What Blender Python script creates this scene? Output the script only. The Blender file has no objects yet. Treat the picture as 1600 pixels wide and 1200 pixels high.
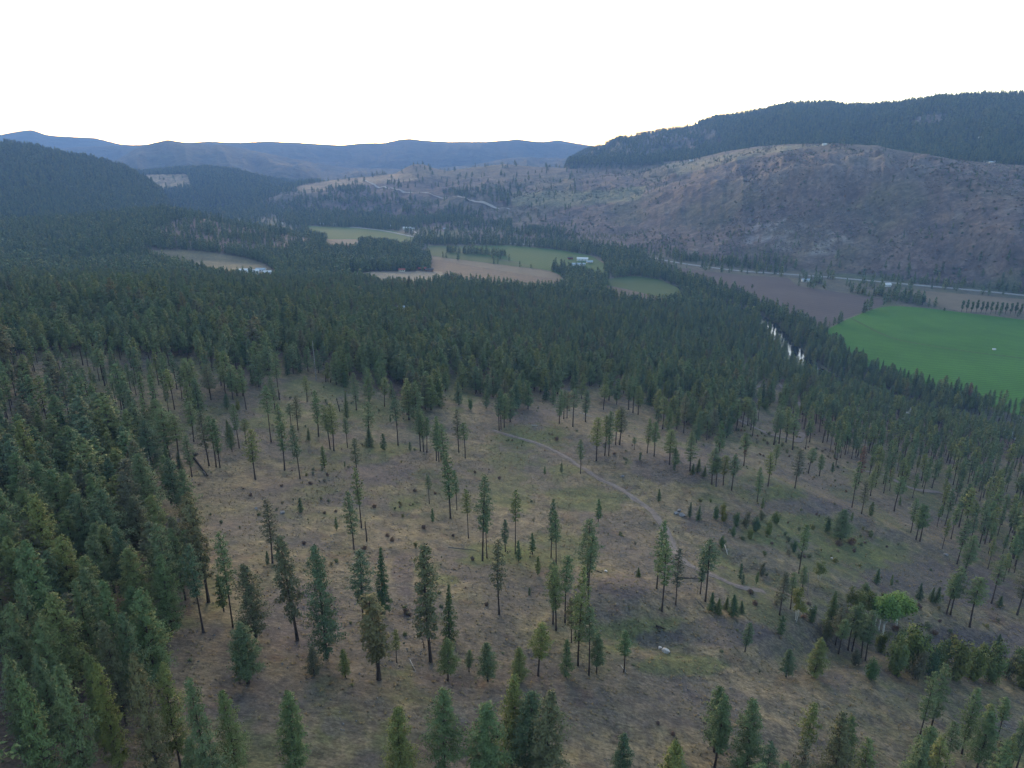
import bpy, math, random
import numpy as np
from mathutils import Vector, Matrix, Euler

R = math.radians
sc = bpy.context.scene
col = sc.collection
rng = np.random.default_rng(7)
random.seed(7)

# ------------------------------------------------------------------ camera, light, exposure
CAMZ = 250.0
PITCH = 18.7
FPX = 1081.0
cam_data = bpy.data.cameras.new('camera')
cam_data.sensor_width = 36.0
cam_data.lens = 36.0 * FPX / 1600.0
cam_data.clip_start = 0.5
cam_data.clip_end = 60000
cam = bpy.data.objects.new('camera', cam_data)
col.objects.link(cam)
cam.location = (0, 0, CAMZ)
cam.rotation_euler = (R(90 - PITCH), 0, 0)
sc.camera = cam

SUN_EL, SUN_AZ = 6.0, -14.0        # degrees; azimuth measured from +Y towards +X
world = bpy.data.worlds.new('World')
sc.world = world
world.use_nodes = True
wn = world.node_tree
wn.nodes.clear()
w_out = wn.nodes.new('ShaderNodeOutputWorld')
w_bg = wn.nodes.new('ShaderNodeBackground')
w_sky = wn.nodes.new('ShaderNodeTexSky')
w_sky.sky_type = 'NISHITA'
w_sky.sun_disc = False
w_sky.sun_elevation = R(SUN_EL)
w_sky.sun_rotation = R(SUN_AZ)
w_sky.altitude = 600
w_sky.air_density = 0.8
w_sky.dust_density = 1.6
w_sky.ozone_density = 0.4
w_bg.inputs['Strength'].default_value = 0.15
wn.links.new(w_sky.outputs[0], w_bg.inputs['Color'])
wn.links.new(w_bg.outputs[0], w_out.inputs['Surface'])

sun = bpy.data.lights.new('sun', 'SUN')
sun.energy = 0.12
sun.angle = R(20)
sun.color = (1.0, 0.86, 0.70)
sun_ob = bpy.data.objects.new('sun', sun)
col.objects.link(sun_ob)
_d = Vector((math.sin(R(SUN_AZ)) * math.cos(R(SUN_EL)), math.cos(R(SUN_AZ)) * math.cos(R(SUN_EL)), math.sin(R(SUN_EL))))
sun_ob.rotation_euler = _d.to_track_quat('Z', 'Y').to_euler()
sun_ob.location = (0, 0, 900)

sc.view_settings.view_transform = 'Standard'
sc.view_settings.look = 'None'
sc.view_settings.gamma = 1.0
sc.view_settings.use_curve_mapping = False
sc.view_settings.exposure = 2.5

sc.render.engine = 'CYCLES'
cy = sc.cycles
cy.max_bounces = 5
cy.diffuse_bounces = 3
cy.glossy_bounces = 2
cy.transmission_bounces = 2
cy.transparent_max_bounces = 4
cy.volume_bounces = 1
cy.use_denoising = True
try:
    cy.denoiser = 'OPENIMAGEDENOISE'
    cy.denoising_input_passes = 'RGB_ALBEDO_NORMAL'
except Exception:
    pass

HAZE_DENSITY = 1.1e-4
HAZE_COLOR = (0.205, 0.36, 0.69)

# ------------------------------------------------------------------ small maths
cp, sp = math.cos(R(PITCH)), math.sin(R(PITCH))

def ray(px, py):
    """direction of the photo's pixel -> azimuth (deg, from +Y to +X) and tan(elevation)"""
    px = np.asarray(px, float); py = np.asarray(py, float)
    u = (px - 800) / FPX; v = -(py - 600) / FPX
    dx = u; dy = cp + v * sp; dz = -sp + v * cp
    return np.degrees(np.arctan2(dx, dy)), dz / np.hypot(dx, dy)

def project(x, y, z):
    dz = z - CAMZ
    depth = y * cp - dz * sp
    upc = y * sp + dz * cp
    depth = np.where(depth < 1e-3, 1e-3, depth)
    return 800 + FPX * x / depth, 600 - FPX * upc / depth, depth

def _hash(ix, iy, seed):
    h = (ix * 374761393 + iy * 668265263 + seed * 974634777) & 0xFFFFFFFF
    h = ((h ^ (h >> 13)) * 1274126177) & 0xFFFFFFFF
    h = h ^ (h >> 16)
    return (h & 0xFFFFFF).astype(np.float64) / float(0xFFFFFF)

def vnoise(x, y, seed=0):
    x0 = np.floor(x).astype(np.int64); y0 = np.floor(y).astype(np.int64)
    fx = x - x0; fy = y - y0
    fx = fx * fx * fx * (fx * (fx * 6 - 15) + 10); fy = fy * fy * fy * (fy * (fy * 6 - 15) + 10)
    a = _hash(x0, y0, seed); b = _hash(x0 + 1, y0, seed)
    c = _hash(x0, y0 + 1, seed); d = _hash(x0 + 1, y0 + 1, seed)
    return (a + (b - a) * fx) * (1 - fy) + (c + (d - c) * fx) * fy - 0.5

def fbm(x, y, octv=4, seed=0, gain=0.5):
    s = 0; a = 1.0; t = 0
    for o in range(octv):
        s = s + a * vnoise(x * 2 ** o + 17.3 * o, y * 2 ** o - 9.1 * o, seed + o)
        t += a; a *= gain
    return s / t * 2.0

def ridged(x, y, octv=4, seed=0):
    s = 0; a = 1.0; t = 0
    for o in range(octv):
        s = s + a * (1 - 4 * np.abs(vnoise(x * 2 ** o + 5.7 * o, y * 2 ** o + 3.1 * o, seed + o)))
        t += a; a *= 0.5
    return s / t

def smooth(a, b, x):
    t = np.clip((x - a) / (b - a), 0, 1)
    return t * t * (3 - 2 * t)

def inpoly(px, py, poly):
    px = np.asarray(px, float); py = np.asarray(py, float)
    ins = np.zeros(px.shape, bool)
    n = len(poly)
    for i in range(n):
        x1, y1 = poly[i]; x2, y2 = poly[(i + 1) % n]
        if y1 == y2: continue
        c = ((y1 > py) != (y2 > py)) & (px < (x2 - x1) * (py - y1) / (y2 - y1) + x1)
        ins ^= c
    return ins

# ------------------------------------------------------------------ terrain height field on a polar grid
az_f = np.arange(-46, 46.001, 0.1)
az_s = np.concatenate([np.linspace(46.6, 60, 22), np.linspace(64, 176, 29)])
AZ = np.concatenate([-az_s[::-1] , az_f, az_s])
AZ = np.concatenate([AZ])
def geo(a, b, q):
    n = max(2, int(math.log(b / a) / math.log(q)))
    return np.exp(np.linspace(math.log(a), math.log(b), n, endpoint=False))
RR = np.concatenate([geo(8, 85, 1.06), geo(85, 5200, 1.0085), geo(5200, 13000, 1.016), [13000.0]])
NA, NR = len(AZ), len(RR)
A2, R2 = np.meshgrid(AZ, RR, indexing='ij')
X2 = R2 * np.sin(np.radians(A2)); Y2 = R2 * np.cos(np.radians(A2))

# near hillside and bench: control points (pixel x, pixel y, drop below the camera)
CP = []
for row in [
    (1400, [(-300, 70), (0, 73), (400, 80), (800, 90), (1200, 104), (1600, 118), (1900, 125)]),
    (1200, [(-300, 78), (0, 80), (400, 87), (800, 98), (1200, 114), (1600, 135), (1900, 150)]),
    (1048, [(-300, 82), (0, 85), (400, 93), (800, 105), (1200, 123), (1600, 153), (1900, 175)]),
    (900, [(-300, 85), (0, 90), (400, 101), (800, 114), (1200, 134), (1600, 175), (1900, 205)]),
    (820, [(0, 95), (400, 108), (800, 123), (1200, 146), (1600, 195), (1900, 228)]),
    (750, [(-300, 92), (0, 103), (200, 108), (400, 117), (800, 134), (1200, 160), (1400, 188), (1600, 216), (1900, 250)]),
    (690, [(0, 108), (200, 112), (400, 118), (600, 128), (800, 139), (1000, 156), (1200, 180), (1400, 216), (1600, 244)]),
    (650, [(-300, 100), (0, 109), (200, 113), (400, 121), (600, 132), (800, 146), (1000, 168), (1200, 198), (1400, 236), (1600, 262)]),
    (600, [(-300, 102), (0, 111), (200, 116), (400, 125), (600, 138), (800, 160), (1000, 190), (1200, 224), (1400, 258), (1600, 290)]),
    (550, [(-300, 103), (0, 113), (200, 118), (400, 130), (600, 148), (800, 180), (1000, 214), (1200, 249), (1400, 285)]),
    (500, [(-300, 105), (0, 115), (200, 121), (400, 138), (600, 166), (800, 204), (1000, 235), (1150, 251), (1300, 290)]),
    (472, [(-300, 107), (0, 117), (200, 126), (400, 148), (600, 184)]),
    (445, [(-300, 145), (0, 158), (200, 170), (400, 188), (600, 210), (800, 233), (950, 250), (1050, 262)]),
    (420, [(0, 180), (200, 190), (400, 205), (600, 226), (720, 243), (850, 262)]),
    (390, [(-300, 170), (0, 190), (200, 199), (400, 220), (600, 252)]),
    (350, [(-300, 178), (0, 200), (200, 220)]),
]:
    for px, d in row[1]:
        CP.append((px, row[0], d))
CP = np.array(CP, float)
ca, ct = ray(CP[:, 0], CP[:, 1])
cr = CP[:, 2] / -ct
# points that lie far beyond the bench pull it under the valley floor
extra = [(a, 3600, 300) for a in (-60, -40, -20, 0, 20, 40, 60)] + [(a, 7000, 330) for a in (-60, -30, 0, 30, 60)] \
    + [(30, 1600, 310), (45, 1200, 300), (15, 2100, 290), (60, 1000, 300), (60, 300, 170), (-60, 300, 80), (-60, 1000, 120), (-60, 100, 66),
       (60, 60, 95), (-60, 40, 60), (0, 40, 74), (-5, 2600, 280)]
ca = np.concatenate([ca, [e[0] for e in extra]]); cr = np.concatenate([cr, [e[1] for e in extra]])
cz = np.concatenate([-CP[:, 2], [-e[2] for e in extra]])
def warp(a, r):
    return np.stack([np.asarray(a) / 22.0, np.log(np.asarray(r)) * 1.3], -1)
P = warp(ca, cr)
def phi(d2):
    d2 = np.maximum(d2, 1e-12)
    return 0.5 * d2 * np.log(d2)
K = phi(((P[:, None] - P[None]) ** 2).sum(-1)) + np.eye(len(P)) * 0.02
Q = np.c_[np.ones(len(P)), P]
M = np.block([[K, Q], [Q.T, np.zeros((3, 3))]])
sol = np.linalg.solve(M, np.r_[cz, 0, 0, 0])
# evaluate on a coarse polar grid and upsample
ag = np.linspace(-60, 60, 121); rg = np.exp(np.linspace(math.log(8), math.log(13000), 150))
GA, GR = np.meshgrid(ag, rg, indexing='ij')
W = warp(GA.ravel(), np.maximum(GR.ravel(), 35))
val = phi(((W[:, None] - P[None]) ** 2).sum(-1)) @ sol[:len(P)] + np.c_[np.ones(len(W)), W] @ sol[len(P):]
val = val.reshape(GA.shape)
def bil(grid, xa, ya, x, y):
    i = np.clip(np.interp(x, xa, np.arange(len(xa))), 0, len(xa) - 1.001)
    j = np.clip(np.interp(y, ya, np.arange(len(ya))), 0, len(ya) - 1.001)
    i0 = i.astype(int); j0 = j.astype(int); fi = i - i0; fj = j - j0
    return (grid[i0, j0] * (1 - fi) * (1 - fj) + grid[i0 + 1, j0] * fi * (1 - fj)
            + grid[i0, j0 + 1] * (1 - fi) * fj + grid[i0 + 1, j0 + 1] * fi * fj)
near = CAMZ + bil(val, ag, np.log(rg), np.clip(A2, -60, 60), np.log(R2))
relief = smooth(3, 30, near)
near += relief * (1.6 * fbm(X2 / 70, Y2 / 70, 3, 11) * smooth(60, 300, R2) + 2.2 * ridged(X2 / 160, Y2 / 230, 3, 5) * smooth(150, 500, R2)
                  + 0.55 * fbm(X2 / 9, Y2 / 9, 4, 3) + 0.35 * ridged(X2 / 22, Y2 / 14, 3, 8) + 5 * fbm(X2 / 260, Y2 / 260, 3, 31) * smooth(500, 1200, R2))

def at_guess(px, py, drop):
    a, t = ray(px, py)
    r = drop / -t
    return r * math.sin(R(float(a))), r * math.cos(R(float(a)))
# rounded mound, ridge beside the track, gullies
def bump(px, py, drop, h, sx, sy, rot=0):
    global near
    bx, by = at_guess(px, py, drop)
    c, s = math.cos(R(rot)), math.sin(R(rot))
    ux = (X2 - bx) * c + (Y2 - by) * s; uy = -(X2 - bx) * s + (Y2 - by) * c
    near = near + h * np.exp(-(ux / sx) ** 2 - (uy / sy) ** 2)
bump(975, 925, 117, 3.2, 15, 11)
bump(1010, 985, 113, -2.2, 12, 6)
bump(1060, 730, 143, 4.5, 34, 26, -30)
bump(940, 680, 143, 3.5, 40, 20, -40)
bump(1260, 790, 160, 4.0, 60, 16, -28)
bump(1330, 990, 133, -4.5, 40, 9, 35)
bump(1500, 1000, 148, -4.0, 30, 9, 10)
bump(1180, 880, 131, -2.5, 30, 10, -35)
bump(450, 580, 144, 4.0, 70, 30)
bump(740, 610, 158, -4.5, 40, 40)

# layered hills: rows of (pixel x, pixel y, distance) give each hill's foot, slopes and crest
FAR = -400.0
def row_grid(row):
    a, t = ray([p[0] for p in row], [p[1] for p in row])
    if len(row[0]) == 2:
        d = CAMZ / -t
        z = np.zeros(len(row))
    else:
        d = np.array([p[2] for p in row], float)
        z = CAMZ + t * d
    o = np.argsort(a)
    return np.interp(AZ, a[o], d[o]), np.interp(AZ, a[o], z[o])
def layer(rows, back=0.2, front=0.35, amin=None, amax=None, edge=3.0):
    """max() of these makes the land; every row is one contour of the hill from its foot to its crest"""
    ds, zs = zip(*[row_grid(r) if not callable(r) else r() for r in rows])
    ds = np.array(ds); zs = np.array(zs)
    for k in range(1, len(ds)):
        ds[k] = np.maximum(ds[k], ds[k - 1] + 30)
    out = np.empty_like(R2); tt = np.empty_like(R2)
    for i in range(NA):
        d, z = ds[:, i], zs[:, i]
        dd = np.r_[d[0] - 2000, d, d[-1] + 3000]
        zz = np.r_[z[0] - 2000 * front, z, z[-1] - 3000 * back]
        out[i] = np.interp(RR, dd, zz)
        tt[i] = np.interp(RR, np.r_[d[0], d[-1]], [0, 1])
    if amin is not None: out -= 900 * (1 - smooth(amin - edge, amin, A2)) ** 1
    if amax is not None: out -= 900 * smooth(amax, amax + edge, A2)
    return out, tt

def rows_rel(crest, dback, zfoot):
    """a foot row standing dback in front of the crest at height zfoot"""
    def f():
        d, z = row_grid(crest)
        return d - dback, np.full(NA, float(zfoot))
    return f

# wooded knoll in the middle of the valley, left
k_crest = [(120, 345, 1950), (190, 338, 2000), (250, 331, 2050), (300, 338, 2050), (370, 352, 2000), (450, 367, 1900), (520, 379, 1850),
           (600, 383, 1800), (640, 391, 1750), (665, 404, 1650), (676, 425, 1560), (690, 450, 1500)]
k_foot = [(120, 395, 1450), (200, 392, 1480), (300, 398, 1500), (380, 408, 1450), (450, 420, 1400), (560, 425, 1400), (650, 428, 1400), (690, 440, 1350)]
L3, t3 = layer([k_foot, k_crest], back=0.22, front=0.15, amax=float(ray(672, 420)[0]), edge=2.0)
# dark wooded mountain at the left
m_foot = [(-900, 340, 2400), (0, 342, 2400), (150, 345, 2400), (240, 350, 2500)]
m_crest = [(-900, 150, 3200), (-300, 195, 3300), (-100, 212, 3400), (0, 224, 3500), (45, 229, 3500), (100, 241, 3500), (160, 252, 3500), (200, 264, 3450), (240, 288, 3300), (270, 315, 3100)]
L4, t4 = layer([m_foot, m_crest], back=0.3, front=0.3, amax=float(ray(250, 300)[0]), edge=5)
# rocky hillside across the valley
h_foot = [(300, 352), (380, 352), (500, 346), (600, 349), (660, 358), (760, 372), (850, 378), (950, 386), (1040, 398), (1100, 406), (1200, 418), (1300, 427),
          (1400, 435), (1500, 446), (1600, 456), (1800, 476), (2300, 520)]
h_a = [(300, 349, 3300), (380, 347, 3200), (500, 338, 3000), (600, 338, 2900), (800, 345, 2500), (1000, 357, 2150), (1100, 357, 2000), (1200, 352, 1900), (1300, 348, 1830), (1400, 347, 1780), (1500, 352, 1730),
       (1600, 375, 1600), (1800, 395, 1500), (2300, 420, 1400)]
h_b = [(300, 340, 3600), (380, 330, 3500), (470, 303, 3600), (560, 292, 3650), (650, 297, 3400), (800, 321, 2800), (900, 318, 2600), (1000, 312, 2450), (1100, 292, 2250), (1200, 278, 2080),
       (1300, 268, 1980), (1400, 268, 1930), (1500, 282, 1900), (1600, 305, 1850), (1800, 330, 1750), (2300, 350, 1700)]
h_crest = [(300, 345, 3900), (380, 328, 3900), (430, 297, 4000), (470, 287, 4100), (560, 277, 4100), (618, 271, 4050), (632, 263, 4000), (645, 257, 4000), (663, 257, 4000), (678, 263, 4000), (700, 267, 3950),
           (740, 261, 3900), (790, 256, 3850), (830, 260, 3800), (900, 263, 3700), (1000, 256, 3500), (1080, 249, 3200), (1130, 237, 3000), (1180, 229, 2800), (1230, 225, 2650),
           (1300, 224, 2500), (1370, 227, 2450), (1400, 234, 2430), (1460, 243, 2400), (1500, 250, 2400), (1560, 256, 2380), (1600, 258, 2370), (1800, 272, 2300), (2300, 310, 2200)]
L2, t2 = layer([h_foot, h_a, h_b, h_crest], back=0.12, front=0.3, amin=float(ray(400, 330)[0]), edge=6)
g = np.sin(np.clip(t2, 0, 1) * math.pi) ** 0.8
cl = smooth(float(ray(1080, 300)[0]), float(ray(1180, 300)[0]), A2)
L2 += g * (7 * ridged(A2 * 0.7, R2 / 300 + A2 * 0.5, 5, 41) + 16 * ridged(X2 / 170, Y2 / 230, 5, 43) + 9 * fbm(X2 / 55, Y2 / 55, 4, 46) + 22 * fbm(X2 / 420, Y2 / 420, 3, 44))
strip = smooth(0.28, 0.42, t2) * (1 - smooth(0.62, 0.78, t2)) * cl
L2 += strip * (7 * ridged(A2 * 1.6, R2 / 250 + A2 * 0.6, 4, 47) + 7 * fbm(X2 / 40, Y2 / 40, 4, 48))
_aw = float(ray(1398, 290)[0])
L2 -= 26 * np.exp(-((A2 - _aw) / 0.7) ** 2) * smooth(0.35, 0.5, t2) * (1 - smooth(0.9, 1.0, t2))
# forested ridge behind it, right
r_crest = [(820, 290, 5400), (860, 262, 5300), (890, 250, 5200), (905, 241, 5200), (930, 231, 5100), (960, 219, 5000), (985, 213, 4900), (1000, 210, 4900), (1040, 204, 4800), (1080, 196, 4700), (1095, 191, 4700), (1120, 184, 4600),
           (1150, 180, 4500), (1200, 171, 4400), (1230, 164, 4300), (1265, 162, 4200), (1300, 162, 4150), (1330, 167, 4100), (1360, 166, 4000), (1400, 164, 3950), (1440, 158, 3900),
           (1470, 154, 3850), (1500, 152, 3850), (1540, 150, 3800), (1600, 149, 3750), (1750, 148, 3700), (2300, 156, 3600)]
L8, t8 = layer([rows_rel(r_crest, 1500, 190), r_crest], back=0.3, front=1.2, amin=float(ray(890, 250)[0]), edge=3)
g8 = np.sin(np.clip(t8, 0, 1) * math.pi)
L8 += g8 * (38 * ridged(A2 * 0.55, R2 / 1500, 4, 51) + 22 * fbm(X2 / 300, Y2 / 300, 4, 52))
# broad wooded hill with open patches beyond the left wood
p_crest = [(140, 270, 5000), (200, 271, 4900), (250, 268, 4800), (290, 264, 4700), (330, 263, 4600), (370, 268, 4600), (400, 276, 4500), (440, 286, 4500), (470, 296, 4400), (520, 312, 4300), (560, 330, 4200)]
L6, t6 = layer([rows_rel(p_crest, 1300, -10), p_crest], back=0.1, front=0.6, amax=float(ray(520, 310)[0]), edge=4)
L6 += np.sin(np.clip(t6, 0, 1) * math.pi) * (30 * ridged(A2 * 0.6, R2 / 1200, 4, 61) + 14 * fbm(X2 / 250, Y2 / 250, 4, 62))
# middle range and the two far ranges
q_crest = [(-300, 262, 7600), (120, 262, 7600), (180, 250, 7500), (215, 230, 7400), (240, 223, 7400), (262, 218, 7400), (285, 222, 7400), (310, 223, 7400), (350, 226, 7300), (420, 240, 7300), (470, 250, 7200), (540, 262, 7200),
           (640, 264, 7200), (740, 258, 7200), (790, 247, 7000), (830, 245, 7000), (880, 247, 7000), (1000, 252, 7000), (2300, 260, 7000)]
L5, t5 = layer([rows_rel(q_crest, 2200, 0), q_crest], back=0.1, front=0.1)
L5 += np.sin(np.clip(t5, 0, 1) * math.pi) * (70 * ridged(A2 * 0.35, R2 / 2500, 4, 71) + 30 * fbm(X2 / 500, Y2 / 500, 4, 72))
f_crest = [(-900, 232, 9800), (0, 236, 9800), (150, 228, 9800), (200, 226, 9800), (262, 224, 9800), (310, 221, 9800), (330, 220, 9800), (360, 222, 9800), (390, 221, 9800), (425, 220, 9800), (480, 223, 9800), (530, 226, 9800),
           (575, 223, 9700), (600, 223, 9700), (622, 218, 9700), (640, 216, 9700), (660, 219, 9700), (700, 221, 9700), (760, 221, 9700), (790, 219, 9700), (808, 217, 9700), (830, 220, 9700), (860, 222, 9700),
           (900, 225, 9700), (930, 228, 9700), (1000, 236, 9700), (2300, 240, 9700)]
L7, t7 = layer([rows_rel(f_crest, 2300, 0), f_crest], back=0.05, front=0.1)
L7 += np.sin(np.clip(t7, 0, 1) * math.pi) * (80 * ridged(A2 * 0.3, R2 / 3000, 4, 81) + 30 * fbm(X2 / 600, Y2 / 600, 4, 82))
b_crest = [(-900, 190, 12300), (-300, 212, 12300), (-60, 214, 12300), (0, 210, 12300), (30, 204, 12300), (50, 202, 12300), (72, 210, 12300), (90, 212, 12300), (150, 215, 12300), (185, 224, 12300), (240, 229, 12300), (800, 226, 12300),
           (850, 221, 12300), (872, 218, 12300), (893, 222, 12300), (930, 228, 12300), (2300, 240, 12300)]
L9, t9 = layer([rows_rel(b_crest, 1800, 0), b_crest], back=0.05, front=0.1)

floor_z = 0.0 + 0 * R2
stack = np.stack([near, floor_z, L3, L4, L2, L8, L6, L5, L7, L9])
# the wooded bench must not poke through the hills' fronts: the layers carry on where they are highest
LAY = np.argmax(stack, 0)
H = stack.max(0)
back = np.abs(A2) > 75
bk = smooth(60, 110, np.abs(A2))
H = H * (1 - bk) + bk * np.clip(H, 60, 260)

def hgt(x, y):
    a = np.degrees(np.arctan2(x, y)); r = np.hypot(x, y)
    return bil(H, AZ, RR, a, r)

# river bed cut into the valley floor
def to_ground(px, py, lift=0.0):
    """first point where the line through the pixel meets the land (raised by lift)"""
    a, t = ray(px, py)
    a = float(a); t = float(t)
    r = RR[30:]
    z = bil(H, AZ, RR, np.full(len(r), a), r) + lift
    dif = z - (CAMZ + t * r)
    k = np.nonzero(dif > 0)[0]
    if len(k) == 0:
        rr = 9000.0
    else:
        k = k[0]
        if k == 0: rr = r[0]
        else:
            f = dif[k - 1] / (dif[k - 1] - dif[k]); rr = r[k - 1] + f * (r[k] - r[k - 1])
    x = rr * math.sin(R(a)); y = rr * math.cos(R(a))
    return x, y, float(hgt(np.array([x]), np.array([y]))[0])

def spline(pts, step):
    pts = [np.array(p[:2], float) for p in pts]
    pts = [2 * pts[0] - pts[1]] + pts + [2 * pts[-1] - pts[-2]]
    out = []
    for i in range(1, len(pts) - 2):
        p0, p1, p2, p3 = pts[i - 1:i + 3]
        n = max(1, int(np.linalg.norm(p2 - p1) / step))
        for k in range(n):
            t = k / n
            out.append(0.5 * (2 * p1 + (p2 - p0) * t + (2 * p0 - 5 * p1 + 4 * p2 - p3) * t * t + (3 * p1 - p0 - 3 * p2 + p3) * t ** 3))
    out.append(pts[-2])
    return np.array(out)

def floor_pt(px, py):
    a, t = ray(px, py); r = CAMZ / -t
    return r * math.sin(R(float(a))), r * math.cos(R(float(a)))
river_px = [(1020, 438), (1090, 462), (1150, 482), (1185, 496), (1210, 516), (1236, 545), (1262, 572), (1310, 597), (1400, 628), (1480, 655), (1540, 668), (1600, 680), (1700, 698), (2000, 745)]
river = spline([floor_pt(*p) for p in river_px], 12)
RIVER_W = 24.0
ok = (R2 < 2600) & (R2 > 300) & (A2 > -2) & (A2 < 60)
dmin = np.full(R2.shape, 1e9)
xs, ys = X2[ok], Y2[ok]
dm = np.full(xs.shape, 1e9)
for i in range(0, len(river)):
    dm = np.minimum(dm, np.hypot(xs - river[i, 0], ys - river[i, 1]))
dmin[ok] = dm
valley = 1 - smooth(RIVER_W * 0.45, RIVER_W * 0.85, dmin)
bank = 1 - smooth(RIVER_W * 0.8, RIVER_W * 3.0, dmin)
H = np.where(dmin < 200, H - bank * np.maximum(H - 0.0, 0) - valley * 4.0, H)

PX, PY, DEP = project(X2, Y2, H)

# ------------------------------------------------------------------ regions of the photograph, on the land
CLEAR = [(250, 1048), (235, 985), (300, 960), (290, 870), (262, 800), (235, 735), (232, 700), (280, 655), (320, 612), (390, 590), (430, 575), (455, 560), (520, 568), (548, 590), (600, 615), (660, 640),
         (690, 625), (700, 570), (745, 575), (760, 615), (790, 640), (830, 615), (850, 612), (930, 598), (985, 612), (1010, 625), (1060, 655), (1110, 690), (1160, 668), (1160, 625), (1180, 600), (1218, 596),
         (1240, 640), (1258, 685), (1300, 700), (1345, 745), (1400, 765), (1470, 800), (1495, 850), (1560, 905), (1640, 925), (1760, 1048), (1900, 1500), (180, 1500), (235, 1110)]
SEMI = [(-60, 560), (120, 545), (330, 560), (390, 590), (320, 612), (280, 655), (232, 700), (130, 700), (-60, 700)]
SEMI2 = [(1258, 685), (1300, 680), (1600, 720), (1750, 760), (1750, 1000), (1640, 925), (1560, 905), (1495, 850), (1470, 800), (1400, 765), (1345, 745)]
GREENF = [(1283, 520), (1340, 492), (1383, 478), (1430, 480), (1500, 488), (1600, 500), (1900, 535), (2100, 620), (1900, 700), (1600, 653), (1550, 636), (1460, 612), (1360, 577), (1292, 534)]
BROWNF = [(1045, 416), (1100, 424), (1160, 430), (1232, 434), (1246, 448), (1300, 455), (1388, 468), (1378, 477), (1338, 490), (1282, 516), (1250, 500), (1215, 487), (1180, 470), (1165, 462), (1110, 445), (1060, 430)]
TANF = [(1413, 453), (1500, 459), (1600, 468), (1800, 485), (1800, 505), (1600, 488), (1500, 487), (1452, 476)]
ROUNDF = [(944, 437), (985, 431), (1030, 436), (1060, 450), (1068, 466), (1040, 476), (985, 476), (950, 462)]
FARMF = [(735, 384), (800, 384), (870, 390), (925, 400), (946, 414), (944, 444), (905, 442), (860, 424), (800, 408), (745, 399)]
FARMT = [(668, 384), (734, 385), (744, 399), (798, 409), (858, 419), (870, 424), (820, 418), (740, 408), (675, 400)]
STUBF = [(676, 401), (740, 409), (820, 419), (872, 428), (884, 440), (880, 452), (830, 456), (760, 450), (700, 440), (670, 425)]
FARG = [(470, 352), (520, 355), (560, 356), (610, 360), (655, 372), (640, 382), (560, 380), (500, 372)]
LEFTF = [(215, 389), (300, 391), (370, 400), (412, 411), (432, 425), (436, 440), (400, 444), (345, 436), (290, 422), (240, 405)]
TANP = [(188, 303), (196, 282), (225, 273), (292, 272), (300, 292), (240, 300)]
TANB = [(455, 297), (470, 290), (520, 282), (600, 274), (640, 270), (655, 280), (600, 287), (540, 292), (480, 302)]
KNOB = [(232, 362), (290, 340), (380, 346), (470, 364), (490, 382), (440, 396), (380, 396), (270, 384)]
SMALLF = [(545, 427), (600, 424), (690, 424), (700, 440), (672, 450), (600, 450), (550, 440)]
SMALLG = [(508, 374), (562, 374), (560, 392), (510, 392)]
GREENGAP = [(690, 590), (740, 570), (752, 610), (750, 650), (700, 655)]

# ------------------------------------------------------------------ materials
def new_mat(name):
    m = bpy.data.materials.new(name)
    m.use_nodes = True
    nt = m.node_tree
    b = nt.nodes['Principled BSDF']
    b.inputs['Roughness'].default_value = 0.9
    if 'Specular IOR Level' in b.inputs: b.inputs['Specular IOR Level'].default_value = 0.15
    return m, nt, b
def N(nt, t, **kw):
    n = nt.nodes.new(t)
    for k, v in kw.items():
        if k in n.inputs: n.inputs[k].default_value = v
        else: setattr(n, k, v)
    return n
def coords(nt):
    return N(nt, 'ShaderNodeTexCoord').outputs['Object']
def noise(nt, vec, scale, detail=4, rough=0.6):
    n = N(nt, 'ShaderNodeTexNoise', Scale=scale, Detail=detail, Roughness=rough)
    nt.links.new(vec, n.inputs['Vector'])
    return n.outputs['Fac']
def ramp(nt, fac, stops):
    r = nt.nodes.new('ShaderNodeValToRGB')
    el = r.color_ramp.elements
    while len(el) < len(stops): el.new(0.5)
    for e, (p, c) in zip(el, stops):
        e.position = p
        e.color = (c, c, c, 1) if isinstance(c, (int, float)) else (*c, 1)
    nt.links.new(fac, r.inputs['Fac'])
    return r.outputs['Color']
def mix(nt, fac, a, b, mode='MIX'):
    m = nt.nodes.new('ShaderNodeMix'); m.data_type = 'RGBA'; m.blend_type = mode
    for key, v in (('Factor', fac), ('A', a), ('B', b)):
        if key == 'Factor': s = m.inputs[0]
        else: s = [i for i in m.inputs if i.name == key and i.type == 'RGBA'][0]
        if isinstance(v, (int, float)):
            s.default_value = v if key == 'Factor' else (v, v, v, 1)
        elif isinstance(v, tuple): s.default_value = (*v, 1)
        else: nt.links.new(v, s)
    return [o for o in m.outputs if o.type == 'RGBA'][0]
def math_n(nt, op, a, b):
    m = nt.nodes.new('ShaderNodeMath'); m.operation = op
    for i, v in enumerate((a, b)):
        if isinstance(v, (int, float)): m.inputs[i].default_value = v
        else: nt.links.new(v, m.inputs[i])
    return m.outputs[0]
def bump_n(nt, b, h, dist, strength=1.0):
    n = nt.nodes.new('ShaderNodeBump')
    n.inputs['Strength'].default_value = strength
    n.inputs['Distance'].default_value = dist
    nt.links.new(h, n.inputs['Height'])
    nt.links.new(n.outputs[0], b.inputs['Normal'])

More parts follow.
